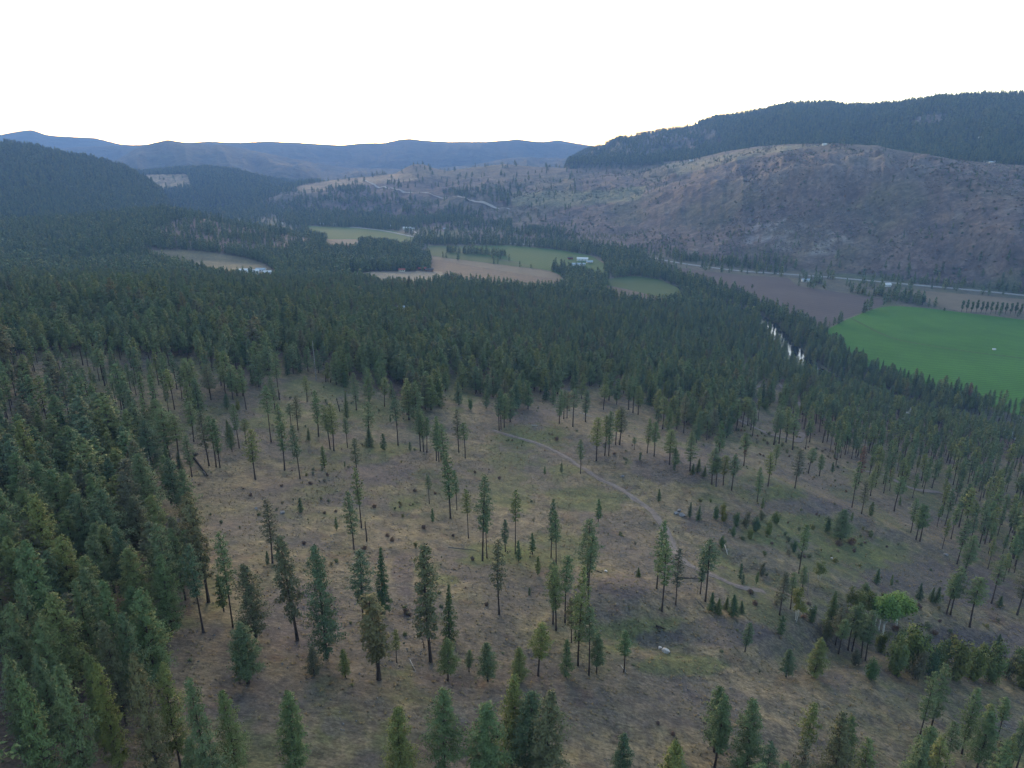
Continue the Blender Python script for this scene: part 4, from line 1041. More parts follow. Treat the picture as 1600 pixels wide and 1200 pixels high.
def density(x, y, z, r, a, dr):
    px, py, _ = project(x, y, z)
    ly, dmn, tt2, tt8 = lay_at(a, r)
    patch = fbm(x / 60, y / 60, 3, 201); big = fbm(x / 260, y / 260, 3, 202)
    D = np.zeros(len(x))
    D[ly == 0] = 0.90
    D = np.where((ly == 0) & (patch > 0.22), 0.66, D)
    D = np.where((ly == 0) & (patch > 0.42) & (r > 350), 0.35, D)
    e1 = fbm(x / 35, y / 35, 3, 221); e2 = fbm(x / 20 + 5, y / 20, 3, 222)
    sc_e = np.clip(900 / np.maximum(r, 120), 0.8, 3.2)
    qx = px + 26 * e1 + 16 * e2; qy = py + (13 * e2 + 9 * e1)
    cl_ = inpoly(qx, qy, CLEAR); core = inpoly(px, py, CLEAR)
    for ox, oy in ((0, -26), (34, -8), (-34, -8), (40, 10), (-40, 10)): core &= inpoly(px + ox, py + oy, CLEAR)
    D[cl_] = np.where(py[cl_] < 690, 0.22, 0.12)
    D[core] = 0.0
    le = ~cl_ & (px > 150) & (px < 320) & (py > 680) & (py < 1010); D[le] = np.minimum(D[le], 0.55)
    fr = ~cl_ & (inpoly(qx + 22, qy + 16, CLEAR) | inpoly(qx - 22, qy + 16, CLEAR) | inpoly(qx, qy + 20, CLEAR)) & (py < 760) & (ly == 0)
    D[fr] = np.minimum(D[fr], 0.42)
    s1 = inpoly(px, py, SEMI); D[s1] = 0.42
    s2 = inpoly(px, py, SEMI2); D[s2] = np.where(py[s2] < 770, 0.46, 0.32)
    right = (px > 1200) & (py > 600) & ~cl_ & ~s2 & (ly == 0); D[right] = np.minimum(D[right], 0.70)
    tpx, tpy, _ = project(x, y, z + 19)
    below = (py > 1056) & (ly == 0); D[below] = np.where((tpy[below] > 1050) | (px[below] < 215), 0.45, 0.0)
    f0 = (ly == 1)
    D[f0] = np.where(big[f0] + 0.5 * patch[f0] > 0.05, 0.55, 0.10)
    D = np.where(f0 & (dmn < 75) & (dmn > 13), 0.80, D)
    # wooded patches on the floor, as photographed
    for poly, dv in [([(930, 385), (1050, 405), (1060, 430), (950, 432), (946, 415)], 0.85), ([(880, 437), (946, 437), (1064, 462), (1180, 470), (1200, 520), (900, 500)], 0.85), ([(640, 437), (900, 437), (900, 520), (640, 520)], 0.85),
                     ([(1310, 436), (1400, 448), (1415, 455), (1440, 478), (1390, 468), (1330, 460)], 0.5), ([(850, 415), (905, 428), (935, 436), (900, 440)], 0.9), ([(1195, 485), (1290, 520), (1480, 612), (1700, 660), (1700, 760), (1250, 700)], 0.85),
                     ([(420, 330), (560, 330), (640, 348), (560, 354), (450, 352)], 0.6), ([(640, 374), (760, 378), (930, 388), (930, 396), (800, 383), (650, 382)], 0.7), ([(700, 386), (790, 388), (790, 396), (715, 394)], 0.35),
                     ([(1000, 398), (1240, 430), (1400, 443), (1600, 462), (1700, 476), (1700, 500), (1600, 480), (1400, 462), (1240, 448), (1030, 420)], 0.07)]:
        D = np.where(f0 & inpoly(px, py, poly), dv, D)
    D = np.where(ly == 2, 0.85, D)
    D = np.where((ly == 2) & inpoly(px, py, KNOB), np.where(patch > -0.25, 0.12, 0.5), D)
    D = np.where(ly == 3, 0.92, D)
    t_ = ly == 4
    D = np.where(t_, np.where(big > 0.28, 0.12, 0.03), D)
    D = np.where(t_ & (tt2 < 0.16) & (px > 700), 0.06 + 0.35 * (patch > 0.15), D)
    D = np.where(t_ & (px < 800) & (py > 300), np.where(patch + big > -0.05, 0.45, 0.08), D)
    D = np.where(t_ & (px < 640) & (py <= 300) & (py > 284), 0.45, D)
    D = np.where(t_ & inpoly(px, py, TANB), 0.01, D)
    D = np.where(t_ & inpoly(px, py, [(820, 268), (900, 262), (1080, 256), (1040, 268), (960, 272), (840, 275)]), 0.25, D)
    t_ = ly == 5
    D = np.where(t_, 0.92, D)
    D = np.where(t_ & inpoly(px, py, [(900, 250), (930, 230), (1000, 208), (1090, 193), (1120, 205), (1130, 225), (1080, 236), (1000, 244)]), np.where(patch > 0.1, 0.4, 0.1), D)
    D = np.where(t_ & inpoly(px, py, [(1405, 198), (1440, 180), (1475, 178), (1490, 190), (1450, 200)]), 0.15, D)
    D = np.where(ly == 6, np.where(big > 0.4, 0.3, 0.9), D)
    D = np.where((ly == 6) & inpoly(px, py, TANP), 0.02, D)
    D = np.where(ly >= 7, 0.85, D)
    D = np.where(inpoly(px, py, [(560, 280), (600, 288), (700, 304), (760, 312), (800, 325), (830, 326), (830, 338), (780, 340), (740, 328), (680, 318), (600, 306), (560, 292)]), 0.02, D)
    D = np.where(inpoly(px, py, [(1232, 550), (1256, 558), (1272, 590), (1250, 588)]), 0.0, D)
    D = np.where((ly == 4) & (py < 292) & (px > 625) & (px < 900), np.minimum(D, 0.02), D)
    for f in fields_all: D = np.where(inpoly(px, py, f), 0.0, D)
    for poly, dv in [([(698, 392), (790, 398), (790, 401), (698, 395)], 0.75), ([(862, 417), (905, 423), (950, 440), (948, 449), (900, 436), (862, 424)], 0.85), ([(712, 404), (716, 404), (716, 408), (712, 408)], 0.6)]:
        D = np.where(inpoly(px, py, poly), dv, D)
    D = np.where(dmn < 12, 0, D)
    return D, px, py, ly
road_pts = np.concatenate([spline([floor_pt(*p) for p in hw], 10), spline(hill_road, 10), spline(track, 6)] + [spline(G(L), 6) for L in
    ([(1176, 607), (1195, 602), (1215, 600), (1228, 610), (1240, 622), (1252, 636)], [(1150, 655), (1178, 668), (1200, 678), (1225, 684), (1248, 690), (1253, 676)], [(1345, 735), (1380, 742), (1400, 752), (1430, 765), (1470, 770)])])
for r0, r1, s, hmul, wmul in [(80, 620, 6.3, 1.0, 1.1), (620, 1500, 6.6, 1.0, 1.0), (1500, 2700, 7.6, 1.0, 1.1), (2700, 5400, 12.5, 1.15, 1.45)]:
    x, y, z, r, a, r_ = scatter(r0, r1, s, int(r0))
    D, px, py, ly = density(x, y, z, r, a, 0)
    k = r_.uniform(size=len(x)) < D
    x, y, z, r, a, px, py, ly = (v_[k] for v_ in (x, y, z, r, a, px, py, ly))
    # keep off the roads and off the hand placed trees
    keep = np.ones(len(x), bool)
    for i in range(0, len(x), 4000):
        dd = np.hypot(x[i:i + 4000, None] - road_pts[None, :, 0], y[i:i + 4000, None] - road_pts[None, :, 1]).min(1)
        keep[i:i + 4000] = dd > (5.0 if r0 < 1500 else 12)
    if r0 < 1500:
        for i in range(0, len(x), 4000):
            dd = np.hypot(x[i:i + 4000, None] - handxy[None, :, 0], y[i:i + 4000, None] - handxy[None, :, 1]).min(1)
            keep[i:i + 4000] &= dd > 4.5
    x, y, z, r, a, px, py, ly = (v_[keep] for v_ in (x, y, z, r, a, px, py, ly))
    n = len(x)
    hh = np.clip(r_.normal(17.5, 3.4, n), 7, 25) * hmul * (1 + 0.12 * fbm(x / 80, y / 80, 2, 210))
    hh = np.where(ly == 1, hh * r_.uniform(0.75, 1.1, n), hh)
    hh = np.where((ly == 4) & (px > 900) & (py < 405), hh * r_.uniform(0.22, 0.55, n), hh)
    slimz = (inpoly(px, py, SEMI) | inpoly(px, py, SEMI2) | ((px > 1150) & (py > 640)))
    FP.append(np.stack([x, y, z - 0.15, hh, wmul * r_.uniform(0.9, 1.35, n), px, py, r, slimz.astype(float), ly.astype(float)], -1))
FP = np.concatenate(FP)
print('forest points', len(FP))

# the individually modelled pines: hand placed ones, then the largest of the scattered ones
NPINE = 300
infr = (FP[:, 5] > -20) & (FP[:, 5] < 1620) & (FP[:, 6] < 1330)
psize = FP[:, 3] / FP[:, 7] * infr
order = np.argsort(-psize)
extra_n = max(0, NPINE - len(pines))
pick = order[:extra_n]
rest = np.ones(len(FP), bool); rest[pick] = False
for i in pick:
    f = FP[i]
    kd = 'slim' if f[8] > 0 and random.random() < 0.75 else 'dense'
    if random.random() < 0.06: kd = 'old'
    pines.append(dict(x=f[0], y=f[1], z=f[2], h=f[3], kind=kd, rr=None, px=f[5], py=f[6], hand=False))
print('pines', len(pines), 'smallest single px', psize[pick[-1]] * FPX if len(pick) else None)
FS = FP[rest]

RR0 = {'dense': .19, 'slim': .10, 'old': .115, 'fir': .15, 'small': .18, 'red': .085, 'aspen': .21, 'birch': .19, 'bush': .57, 'rust': 1.05}
HH0 = {'dense': 20, 'slim': 20, 'old': 20, 'fir': 20, 'small': 20, 'red': 20, 'aspen': 10, 'birch': 10, 'bush': 4, 'rust': 1.5}
def plant(name, p, i, crown='crown', trunk='trunk'):
    vs = LIB[p['kind']]
    tm, cm = vs[i % len(vs)]
    s = p['h'] / HH0[p['kind']]
    root = empty(name, (p['x'], p['y'], p['z'] - 0.12), random.uniform(0, 6.28))
    w = s * (np.clip(p['rr'] / RR0[p['kind']], 0.6, 1.9) if p['rr'] else random.uniform(0.9, 1.15))
    root.scale = (w, w, s)
    if p['kind'] in ('slim', 'old', 'dense'): root.rotation_euler = (random.uniform(-.02, .02), random.uniform(-.02, .02), root.rotation_euler[2])
    for nm, me in ((trunk, tm), (crown, cm)):
        o = bpy.data.objects.new(nm, me); col.objects.link(o); o.parent = root
    return root

# ------------------------------------------------------------------ landmarks used in the labels
ORD = 'first second third fourth fifth sixth seventh eighth ninth tenth eleventh twelfth thirteenth fourteenth fifteenth sixteenth seventeenth eighteenth nineteenth twentieth'.split()
MARKS = [(40, 1150, 'below the dense wood in the lower left corner'), (200, 1150, 'at the foot of the lower left wood'), (400, 1150, 'below the black-trunked tall pines'), (620, 1150, 'below the tallest clumpy pine'),
         (850, 1150, 'below the dark rounded mound'), (1150, 1150, 'downhill from the pale boulder'), (1450, 1150, 'below the yellowing thicket'),
         (40, 1010, 'in the lower left corner wood'), (140, 1000, 'in the wood by the corner clearing'), (240, 1010, 'at the edge of the lower left wood'), (60, 900, 'in the dense left wood above the corner'), (160, 880, 'in the left wood beside the grassy gap'),
         (260, 900, 'where the left wood meets the slope'), (40, 800, 'on the left edge in the dense wood'), (130, 800, 'in the heart of the dense left wood'), (215, 790, 'left of the fallen log, in the wood'), (330, 900, 'beside the clumpy pine at the wood edge'),
         (380, 990, 'between the wood and the black-trunked pine'), (490, 1010, 'beside the black-trunked pines'), (590, 1000, 'near the dark conical fir'), (680, 1010, 'beside the tallest clumpy pine'), (770, 1010, 'between the tall clumpy pine and the mound'),
         (880, 1000, 'left of the dark rounded mound'), (960, 1030, 'below the dark rounded mound'), (1040, 920, 'on top of the rounded mound'), (1100, 930, 'right of the rounded mound by the bushy firs'), (900, 920, 'behind the left side of the mound'),
         (425, 860, 'on the open slope above the black-trunked pines'), (560, 830, 'by the bare snag on the open slope'), (730, 820, 'on the open slope above the tallest pine'), (800, 850, 'in the middle of the open slope'), (865, 870, 'on the slope left of the dirt track'),
         (285, 740, 'beside the fallen log'), (335, 720, 'just right of the fallen log'), (390, 720, 'on the upper slope right of the log'), (455, 720, 'in the upper left of the clearing'), (450, 640, 'below the tall pale snag'), (510, 690, 'in the upper clearing by the dark small fir'),
         (580, 680, 'in the upper middle of the clearing'), (660, 700, 'in the loose group above the slope centre'), (720, 700, 'in the group below the green gap'), (785, 660, 'in the stand below the dark hollow'), (890, 660, 'along the wood edge above the track'),
         (940, 700, 'on the spur above the track bend'), (1000, 650, 'on the wood edge behind the spur'), (1030, 710, 'on the ridge right of the track'), (1065, 660, 'on the bare saddle under the dense wood'), (1080, 735, 'behind the grey rocky ridge'), (1130, 750, 'on the far side of the grey ridge'),
         (1160, 665, 'by the dirt road below the wooded spur'), (1220, 690, 'in the clump beside the dirt road'), (1250, 750, 'on the slope below the dirt road'), (1335, 760, 'near the reddish dying pine'), (1400, 790, 'on the right slope below the dying pine'),
         (1435, 840, 'on the pale bank at the right'), (1240, 930, 'in the gully left of the aspens'), (1345, 1000, 'in front of the white-trunked aspens'), (1490, 940, 'on the bank right of the aspens'), (1560, 930, 'at the right edge above the thicket'),
         (1260, 1040, 'below the gully at the bottom right'), (60, 690, 'in the left wood below the bare gap'), (150, 690, 'in the wood left of the clearing'), (215, 690, 'at the clearing edge in the left wood'), (20, 600, 'beside the grizzled old pine at the left edge'),
         (110, 610, 'in the open stand with bare trunks'), (180, 620, 'in the stand above the left wood'), (260, 640, 'in the stand left of the clearing top'), (340, 610, 'in the thin stand at the clearing top'), (400, 580, 'at the top edge of the clearing'), (20, 740, 'at the left edge under the bare gap'),
         (60, 550, 'in the upper left wood'), (170, 560, 'among thin trunks in the upper left wood'), (270, 560, 'above the open stand'), (1450, 700, 'in the open right wood'), (1520, 800, 'in the right wood above the bank'), (1590, 850, 'at the right edge in the wood'), (1350, 700, 'in the right wood above the dying pine')]
LOOK = {'dense': 'full-crowned green pine', 'slim': 'slender bare-trunked pine', 'old': 'ragged-crowned old pine', 'fir': 'dark conical fir', 'small': 'small young conifer', 'red': 'reddish-brown dying pine',
        'aspen': 'bright green aspen with white trunk', 'birch': 'yellow-green aspen with pale trunk', 'bush': 'leafy shrub', 'rust': 'low rusty-brown shrub'}
def size_word(h, lo, hi, words): return words[0] if h < lo else (words[2] if h > hi else words[1])
def label_all(items, group_of, cat, name):
    buckets = {}
    for p in items:
        ds = [((p['px'] - mx) ** 2 + ((p['py'] - my) * 1.5) ** 2, t) for mx, my, t in MARKS]
        p['mark'] = min(ds)[1]
        p['look'] = LOOK[p['kind']]
        buckets.setdefault((p['look'], p['mark']), []).append(p)
    for (lk, mk), L in buckets.items():
        L.sort(key=lambda p: p['px'])
        for i, p in enumerate(L):
            if len(L) == 1: p['label'] = f'{lk} {mk}'
            elif i == len(L) - 1 and len(L) > 1: p['label'] = f'{lk} {mk}, rightmost'
            else: p['label'] = f'{lk} {mk}, {ORD[min(i, 19)]} from left'
    for i, p in enumerate(items):
        root = plant(name, p, i)
        w = p['label'].split()
        tag(root, p['label'], cat, group_of(p))
label_all(pines, lambda p: {'dense': 'full-crowned pines of the woods', 'slim': 'slender pines scattered on the slope', 'old': 'old clumpy pines'}[p['kind']], 'pine tree', 'pine_tree')
label_all(firs, lambda p: 'dark firs on the slope', 'fir tree', 'fir_tree')
label_all(saps, lambda p: 'young conifers on the open slope', 'young tree', 'young_conifer')
label_all(dying, lambda p: 'dying pines', 'dead pine', 'dying_pine')
label_all([p for p in broads], lambda p: 'aspens in the gully', 'aspen tree', 'aspen_tree')
label_all(bushes, lambda p: 'leafy shrubs', 'shrub', 'shrub')
label_all(rusts, lambda p: 'rusty low shrubs on the slope', 'shrub', 'rusty_shrub')

# ------------------------------------------------------------------ forest stuff, as instances of shared tree meshes
def merged(made, leafm, barkm, name):
    (tv, tf), (cv, cf, cn, ct_) = made
    tri = np.concatenate([tf[:, [0, 1, 2]], tf[:, [0, 2, 3]]])
    V = np.r_[cv, tv]; F = np.r_[cf, tri + len(cv)]
    nv = np.r_[cn, np.c_[tv[:, :2] * 1.0, np.zeros(len(tv))] / (np.linalg.norm(tv[:, :2], axis=1)[:, None] + 1e-6)]
    tc = np.r_[ct_, np.zeros(len(tv))]
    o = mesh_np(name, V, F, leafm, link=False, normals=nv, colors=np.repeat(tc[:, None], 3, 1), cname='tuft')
    o.data.materials.append(barkm)
    mi = np.zeros(len(F), np.int32); mi[len(cf):] = 1
    o.data.polygons.foreach_set('material_index', mi)
    return o
def proto_coll(name, obs):
    c = bpy.data.collections.new(name)
    for i, o in enumerate(obs):
        o.name = f'{name}_{chr(97 + i)}'
        c.objects.link(o)
    return c
def gn_scatter(name, pts, scl, rot, idx_, coll, label, kindcat):
    me = bpy.data.meshes.new(name)
    me.vertices.add(len(pts)); me.vertices.foreach_set('co', np.asarray(pts, np.float32).ravel())
    a = me.attributes.new('s', 'FLOAT_VECTOR', 'POINT'); a.data.foreach_set('vector', np.asarray(scl, np.float32).ravel())
    a = me.attributes.new('r', 'FLOAT_VECTOR', 'POINT'); a.data.foreach_set('vector', np.asarray(rot, np.float32).ravel())
    a = me.attributes.new('k', 'INT', 'POINT'); a.data.foreach_set('value', np.asarray(idx_, np.int32))
    o = bpy.data.objects.new(name, me); col.objects.link(o)
    ng = bpy.data.node_groups.new(name, 'GeometryNodeTree')
    ng.interface.new_socket('Geometry', in_out='INPUT', socket_type='NodeSocketGeometry')
    ng.interface.new_socket('Geometry', in_out='OUTPUT', socket_type='NodeSocketGeometry')
    gi = ng.nodes.new('NodeGroupInput'); go = ng.nodes.new('NodeGroupOutput')
    ip = ng.nodes.new('GeometryNodeInstanceOnPoints'); ci = ng.nodes.new('GeometryNodeCollectionInfo')
    ci.inputs['Collection'].default_value = coll; ci.inputs['Separate Children'].default_value = True; ci.inputs['Reset Children'].default_value = True
    ip.inputs['Pick Instance'].default_value = True
    def attr(nm, ty):
        n = ng.nodes.new('GeometryNodeInputNamedAttribute'); n.data_type = ty; n.inputs['Name'].default_value = nm
        return n.outputs['Attribute']
    ng.links.new(gi.outputs[0], ip.inputs['Points']); ng.links.new(ci.outputs[0], ip.inputs['Instance'])
    ng.links.new(attr('k', 'INT'), ip.inputs['Instance Index']); ng.links.new(attr('s', 'FLOAT_VECTOR'), ip.inputs['Scale']); ng.links.new(attr('r', 'FLOAT_VECTOR'), ip.inputs['Rotation'])
    ng.links.new(ip.outputs[0], go.inputs[0])
    md = o.modifiers.new('scatter', 'NODES'); md.node_group = ng
    tag(o, label, kind='stuff')
    return o
mid = []
for s, cb, rr, st, mt, asp in [(101, .12, .19, 'dense', M_pine, .3), (102, .16, .22, 'dense', M_pine, .3), (103, .08, .20, 'dense', M_pine, .3), (104, .2, .20, 'dense', M_pine, .3), (105, .1, .20, 'dense', M_olive, .3), (106, .08, .15, 'fir', M_fir, .3),
                          (107, .42, .10, 'slim', M_pine, .3), (108, .36, .11, 'slim', M_pine, .3), (109, .48, .105, 'slim', M_pine, .3)]:
    mid.append(merged(conifer(s, 20, cb, rr, 90 if st != 'slim' else 46, 30 if st != 'slim' else 20, 0.62, st, limbs=False), mt, M_bark, 'mid'))
far = []
for s, cb, rr, st, mt in [(111, .05, .19, 'dense', M_pine), (112, .08, .21, 'dense', M_pine), (113, .05, .17, 'fir', M_fir)]:
    far.append(merged(conifer(s, 20, cb, rr, 34, 7, 1.9, st, limbs=False, asp=.38), mt, M_bark, 'far'))
pc = proto_coll('forest_tree', mid + far)
n = len(FS)
r_ = np.random.default_rng(5)
near_m = FS[:, 7] < 1100
ki = np.where(near_m, r_.choice(6, n, p=[.25, .22, .2, .15, .06, .12]), 9 + r_.choice(3, n, p=[.45, .35, .2]))
ki = np.where(near_m & (FS[:, 8] > 0), 6 + r_.integers(0, 3, n), ki)
s_ = FS[:, 3] / 20
w_ = s_ * FS[:, 4]
gn_scatter('forest', FS[:, :3], np.c_[w_, w_, s_], np.c_[np.zeros((n, 2)), r_.uniform(0, 6.28, n)], ki, pc, 'continuous pine forest covering the bench, knoll and farther slopes', 'forest')

# grass tufts, stones and low brush on the open slope
def scatter_clear(nn, seed, rmax=520, semi_=True):
    r_ = np.random.default_rng(seed)
    rr_ = np.sqrt(r_.uniform(95 ** 2, rmax ** 2, nn)); aa = r_.uniform(-46, 47, nn)
    x = rr_ * np.sin(np.radians(aa)); y = rr_ * np.cos(np.radians(aa)); z = hgt(x, y)
    px, py, _ = project(x, y, z)
    k = (py < 1400) & (px > -40) & (px < 1640)
    dd = np.ones(nn, bool)
    tr = spline(track, 3)
    for i in range(0, nn, 8000):
        dd[i:i + 8000] = np.hypot(x[i:i + 8000, None] - tr[None, :, 0], y[i:i + 8000, None] - tr[None, :, 1]).min(1) > 2.2
    k &= dd
    return x[k], y[k], z[k], px[k], py[k], r_
def tuft_mesh(seed, n=16, h=0.5, rad=0.35, wd=0.07):
    r_ = np.random.default_rng(seed)
    a = r_.uniform(0, 6.28, n); q_ = r_.uniform(0, rad, n)
    base = np.c_[np.cos(a) * q_, np.sin(a) * q_, np.zeros(n)]
    tip = base * 2.8 + np.c_[r_.normal(0, .1, (n, 2)), r_.uniform(0.5, 1, n) * h]
    s = np.c_[-np.sin(a), np.cos(a), np.zeros(n)] * wd
    V = np.stack([base - s, base + s, tip], 1)
    gz = np.cross(V[:, 1] - V[:, 0], V[:, 2] - V[:, 0])[:, 2] < 0
    V[gz] = V[gz][:, [1, 0, 2]]
    V = V.reshape(-1, 3)
    nrm = np.repeat(np.c_[np.cos(a) * 0.4, np.sin(a) * 0.4, np.full(n, 0.9)], 3, 0)
    return V, np.arange(3 * n).reshape(n, 3), nrm / np.linalg.norm(nrm, axis=1)[:, None], np.repeat(r_.uniform(0.1, 0.95, n), 3)
tufts = []
for s, mt in ((1, M_tuft), (2, M_tuft), (3, M_tuft), (4, M_shrub), (5, M_rust)):
    v_, f_, nn_, t_ = tuft_mesh(s, 20 if s < 4 else 34, 0.5, 0.38, 0.08)
    tufts.append(mesh_np('t', v_, f_, mt, link=False, normals=nn_, colors=np.repeat(t_[:, None], 3, 1), cname='tuft'))
def rock_mesh(seed, mat, name='rock', link=False, sub=2):
    import bmesh
    bm = bmesh.new(); bmesh.ops.create_icosphere(bm, subdivisions=sub, radius=1)
    r_ = np.random.default_rng(seed)
    pl = r_.normal(size=(9, 3)); pl /= np.linalg.norm(pl, axis=1)[:, None]
    for v_ in bm.verts:
        c = np.array(v_.co); k = 1.0
        for q_ in pl:
            dq = float(c @ q_)
            if dq > 0.55: k = min(k, 0.62 / dq)
        v_.co = v_.co * k * (1 + r_.uniform(-.05, .05))
        v_.co.z *= 0.62
    me = bpy.data.meshes.new(name); bm.to_mesh(me); bm.free(); me.materials.append(mat)
    o = bpy.data.objects.new(name, me)
    if link: col.objects.link(o)
    return o
def rock_mat(name, c1, c2):
    m, nt, b = new_mat(name)
    n = noise(nt, coords(nt), 1.8, 6, 0.7)
    nt.links.new(ramp(nt, n, [(0.35, c1), (0.62, c2)]), b.inputs['Base Color']); bump_n(nt, b, n, 0.15)
    return m
M_rock = rock_mat('grey_rock', (0.12, 0.115, 0.12), (0.24, 0.23, 0.225))
M_crag = rock_mat('brown_crag', (0.075, 0.062, 0.060), (0.17, 0.145, 0.135))
M_rockp = rock_mat('pale_rock', (0.36, 0.33, 0.31), (0.55, 0.50, 0.46))
x, y, z, px, py, r_ = scatter_clear(90000, 3)
gr = fbm(x / 14, y / 14, 3, 77)
k = gr > -0.15 - 0.3 * r_.uniform(size=len(x))
x, y, z, gr = x[k], y[k], z[k], gr[k]
ki = np.where(r_.uniform(size=len(x)) < 0.992, r_.integers(0, 3, len(x)), np.where(gr > 0.1, 3, 4))
s_ = r_.uniform(0.25, 0.85, len(x)) * np.where(ki >= 3, 1.3, 1.0)
gn_scatter('dry_grass', np.c_[x, y, z - 0.03], np.c_[s_, s_, s_], np.c_[np.zeros((len(x), 2)), r_.uniform(0, 6.28, len(x))], ki, proto_coll('grass_tuft', tufts), 'tufts of dry grass and low brush over the open slope', 'grass')
x, y, z, px, py, r_ = scatter_clear(26000, 4)
gr = fbm(x / 22 + 40, y / 22, 3, 78)
k = gr > 0.12
x, y, z = x[k], y[k], z[k]
s_ = 0.10 + 0.30 * r_.uniform(size=len(x)) ** 3
rocks = [rock_mesh(i, M_rock, sub=1) for i in range(4)]
gn_scatter('loose_stones', np.c_[x, y, z], np.c_[s_, s_, s_], r_.uniform(0, 6.28, (len(x), 3)), r_.integers(0, 4, len(x)), proto_coll('loose_stone', rocks), 'grey loose stones lying in the scree patches', 'stones')

x, y, z, px, py, r_ = scatter_clear(5200, 9)
gr = fbm(x / 18 + 11, y / 18, 3, 79)
gul = inpoly(px, py, [(1090, 780), (1200, 770), (1360, 830), (1380, 880), (1240, 900), (1120, 850)]) | inpoly(px, py, [(1150, 920), (1560, 960), (1640, 1050), (1250, 1000)]) | inpoly(px, py, [(1000, 620), (1250, 640), (1330, 740), (1100, 700)])
k = ((gr > 0.26) & (r_.uniform(size=len(x)) < 0.75)) | (gul & (r_.uniform(size=len(x)) < 0.5))
x, y, z, gul = x[k], y[k], z[k], gul[k]
low = [merged(airy(400 + i, 1.4, 1.1, 8, 60, .22, cb=0.2, trunk_r=0.012), mt, M_bark, 'low') for i, mt in enumerate((M_brush, M_brush, M_rust, M_tuft))]
ki = np.where(gul, r_.choice(4, len(x), p=[.25, .25, .35, .15]), r_.choice(4, len(x), p=[.30, .30, .10, .30]))
s_ = r_.uniform(0.3, 1.0, len(x)) ** 1.5 * np.where(gul, 1.5, 0.9)
gn_scatter('undergrowth', np.c_[x, y, z], np.c_[s_, s_, s_ * r_.uniform(.6, 1.3, len(x))], np.c_[np.zeros((len(x), 2)), r_.uniform(0, 6.28, len(x))], ki, proto_coll('low_brush', low), 'low olive and brown brush dotted over the slope', 'brush')

r_ = np.random.default_rng(77)
nn = 90000
rr_ = np.sqrt(r_.uniform(1350 ** 2, 3300 ** 2, nn)); aa = r_.uniform(-4, 44, nn)
i_, j_ = np.round(np.interp(aa, AZ, np.arange(NA))).astype(int), np.round(np.interp(rr_, RR, np.arange(NR))).astype(int)
x = rr_ * np.sin(np.radians(aa)); y = rr_ * np.cos(np.radians(aa)); z = hgt(x, y)
vis = (z + 10 - CAMZ) / rr_ >= RM[i_, j_] - 1e-4
a1 = fbm(x / 90, y / 120, 4, 301); a2 = fbm(x / 50 + 8, y / 50, 4, 302); tl = inpoly(*project(x, y, z)[:2], [(1160, 340), (1345, 352), (1365, 385), (1250, 402), (1150, 385)])
ok_ = (LAY[i_, j_] == 4) & vis & (t2[i_, j_] < 0.985)
kb = ok_ & (a1 > 0.08) & (r_.uniform(size=nn) < 0.15)
kr = ok_ & ~kb & (((a2 > 0.22) & (cl[i_, j_] > 0.5)) | (tl & (a2 > -0.15)))
s_ = r_.uniform(0.8, 2.6, kb.sum())
gn_scatter('hillside_scrub', np.c_[x, y, z][kb], np.c_[s_ * 1.4, s_ * 1.4, s_], np.c_[np.zeros((kb.sum(), 2)), r_.uniform(0, 6.28, kb.sum())], r_.integers(0, 3, kb.sum()), proto_coll('scrub', [merged(airy(420 + i, 1.6, 1.2, 5, 40, .5, cb=0.2, trunk_r=0.012), mt, M_bark, 'scrub') for i, mt in enumerate((M_fir, M_olive, M_rust))]), 'dark scrub dotted over the rocky hillside', 'scrub')
s_ = r_.uniform(1.0, 4.2, kr.sum()) ** 1.0
gn_scatter('rock_outcrops', np.c_[x, y, z][kr], np.c_[s_, s_, s_ * 1.3], np.c_[r_.uniform(-.3, .3, (kr.sum(), 2)), r_.uniform(0, 6.28, kr.sum())], r_.integers(0, 4, kr.sum()), proto_coll('outcrop', [rock_mesh(40 + i, M_crag, sub=1) for i in range(4)]), 'grey-brown crags and talus blocks breaking the rocky hillside', 'rocks')

# ------------------------------------------------------------------ single rocks, logs, snags
def boulder(px, py, wpx, mat, label, seed, sink=0.25, group=None, sq=(1, 1, 1)):
    x, y, z = to_ground(px, py)
    s = wpx / FPX * (y * cp - (z - CAMZ) * sp) / 2
    o = rock_mesh(seed, mat, 'boulder', True, 3)
    o.location = (x, y, z + s * 0.62 * (1 - 2 * sink)); o.scale = (s * sq[0], s * sq[1], s * sq[2]); o.rotation_euler = (0, 0, seed * 1.3)
    tag(o, label, 'boulder', group)
boulder(1041, 1019, 15, M_rockp, 'pale pinkish boulder in the dark hollow below the rounded mound', 301)
boulder(1031, 1013, 7, M_rockp, 'small pale stone up against the pinkish boulder', 302)
boulder(946, 893, 6, M_rockp, 'small white rock at the upper rim of the rounded mound', 303)
boulder(1056, 803, 10, M_rock, 'left lump of the grey outcrop right of the track', 304, group='grey outcrop right of the track')
boulder(1066, 806, 11, M_rock, 'right lump of the grey outcrop right of the track', 305, group='grey outcrop right of the track')
boulder(1061, 799, 8, M_rock, 'upper lump of the grey outcrop right of the track', 306, group='grey outcrop right of the track')
boulder(1300, 873, 5, M_rockp, 'small white rock on the slope above the gully', 307)
boulder(442, 802, 9, M_rock, 'grey rock on the open slope above the black-trunked pines', 308)
boulder(1078, 920, 4, M_rock, 'small dark stone on the right rim of the mound', 309)
boulder(1268, 957, 16, M_rock, 'weathered grey rock in the gully left of the aspens', 310)
boulder(972, 745, 7, M_rock, 'grey stone on the bank above the track bend', 311)
boulder(400, 795, 7, M_rock, 'flat grey stone left of the slope boulder', 312)
boulder(1478, 868, 9, M_rock, 'dark rock on the pale bank at the right', 313)

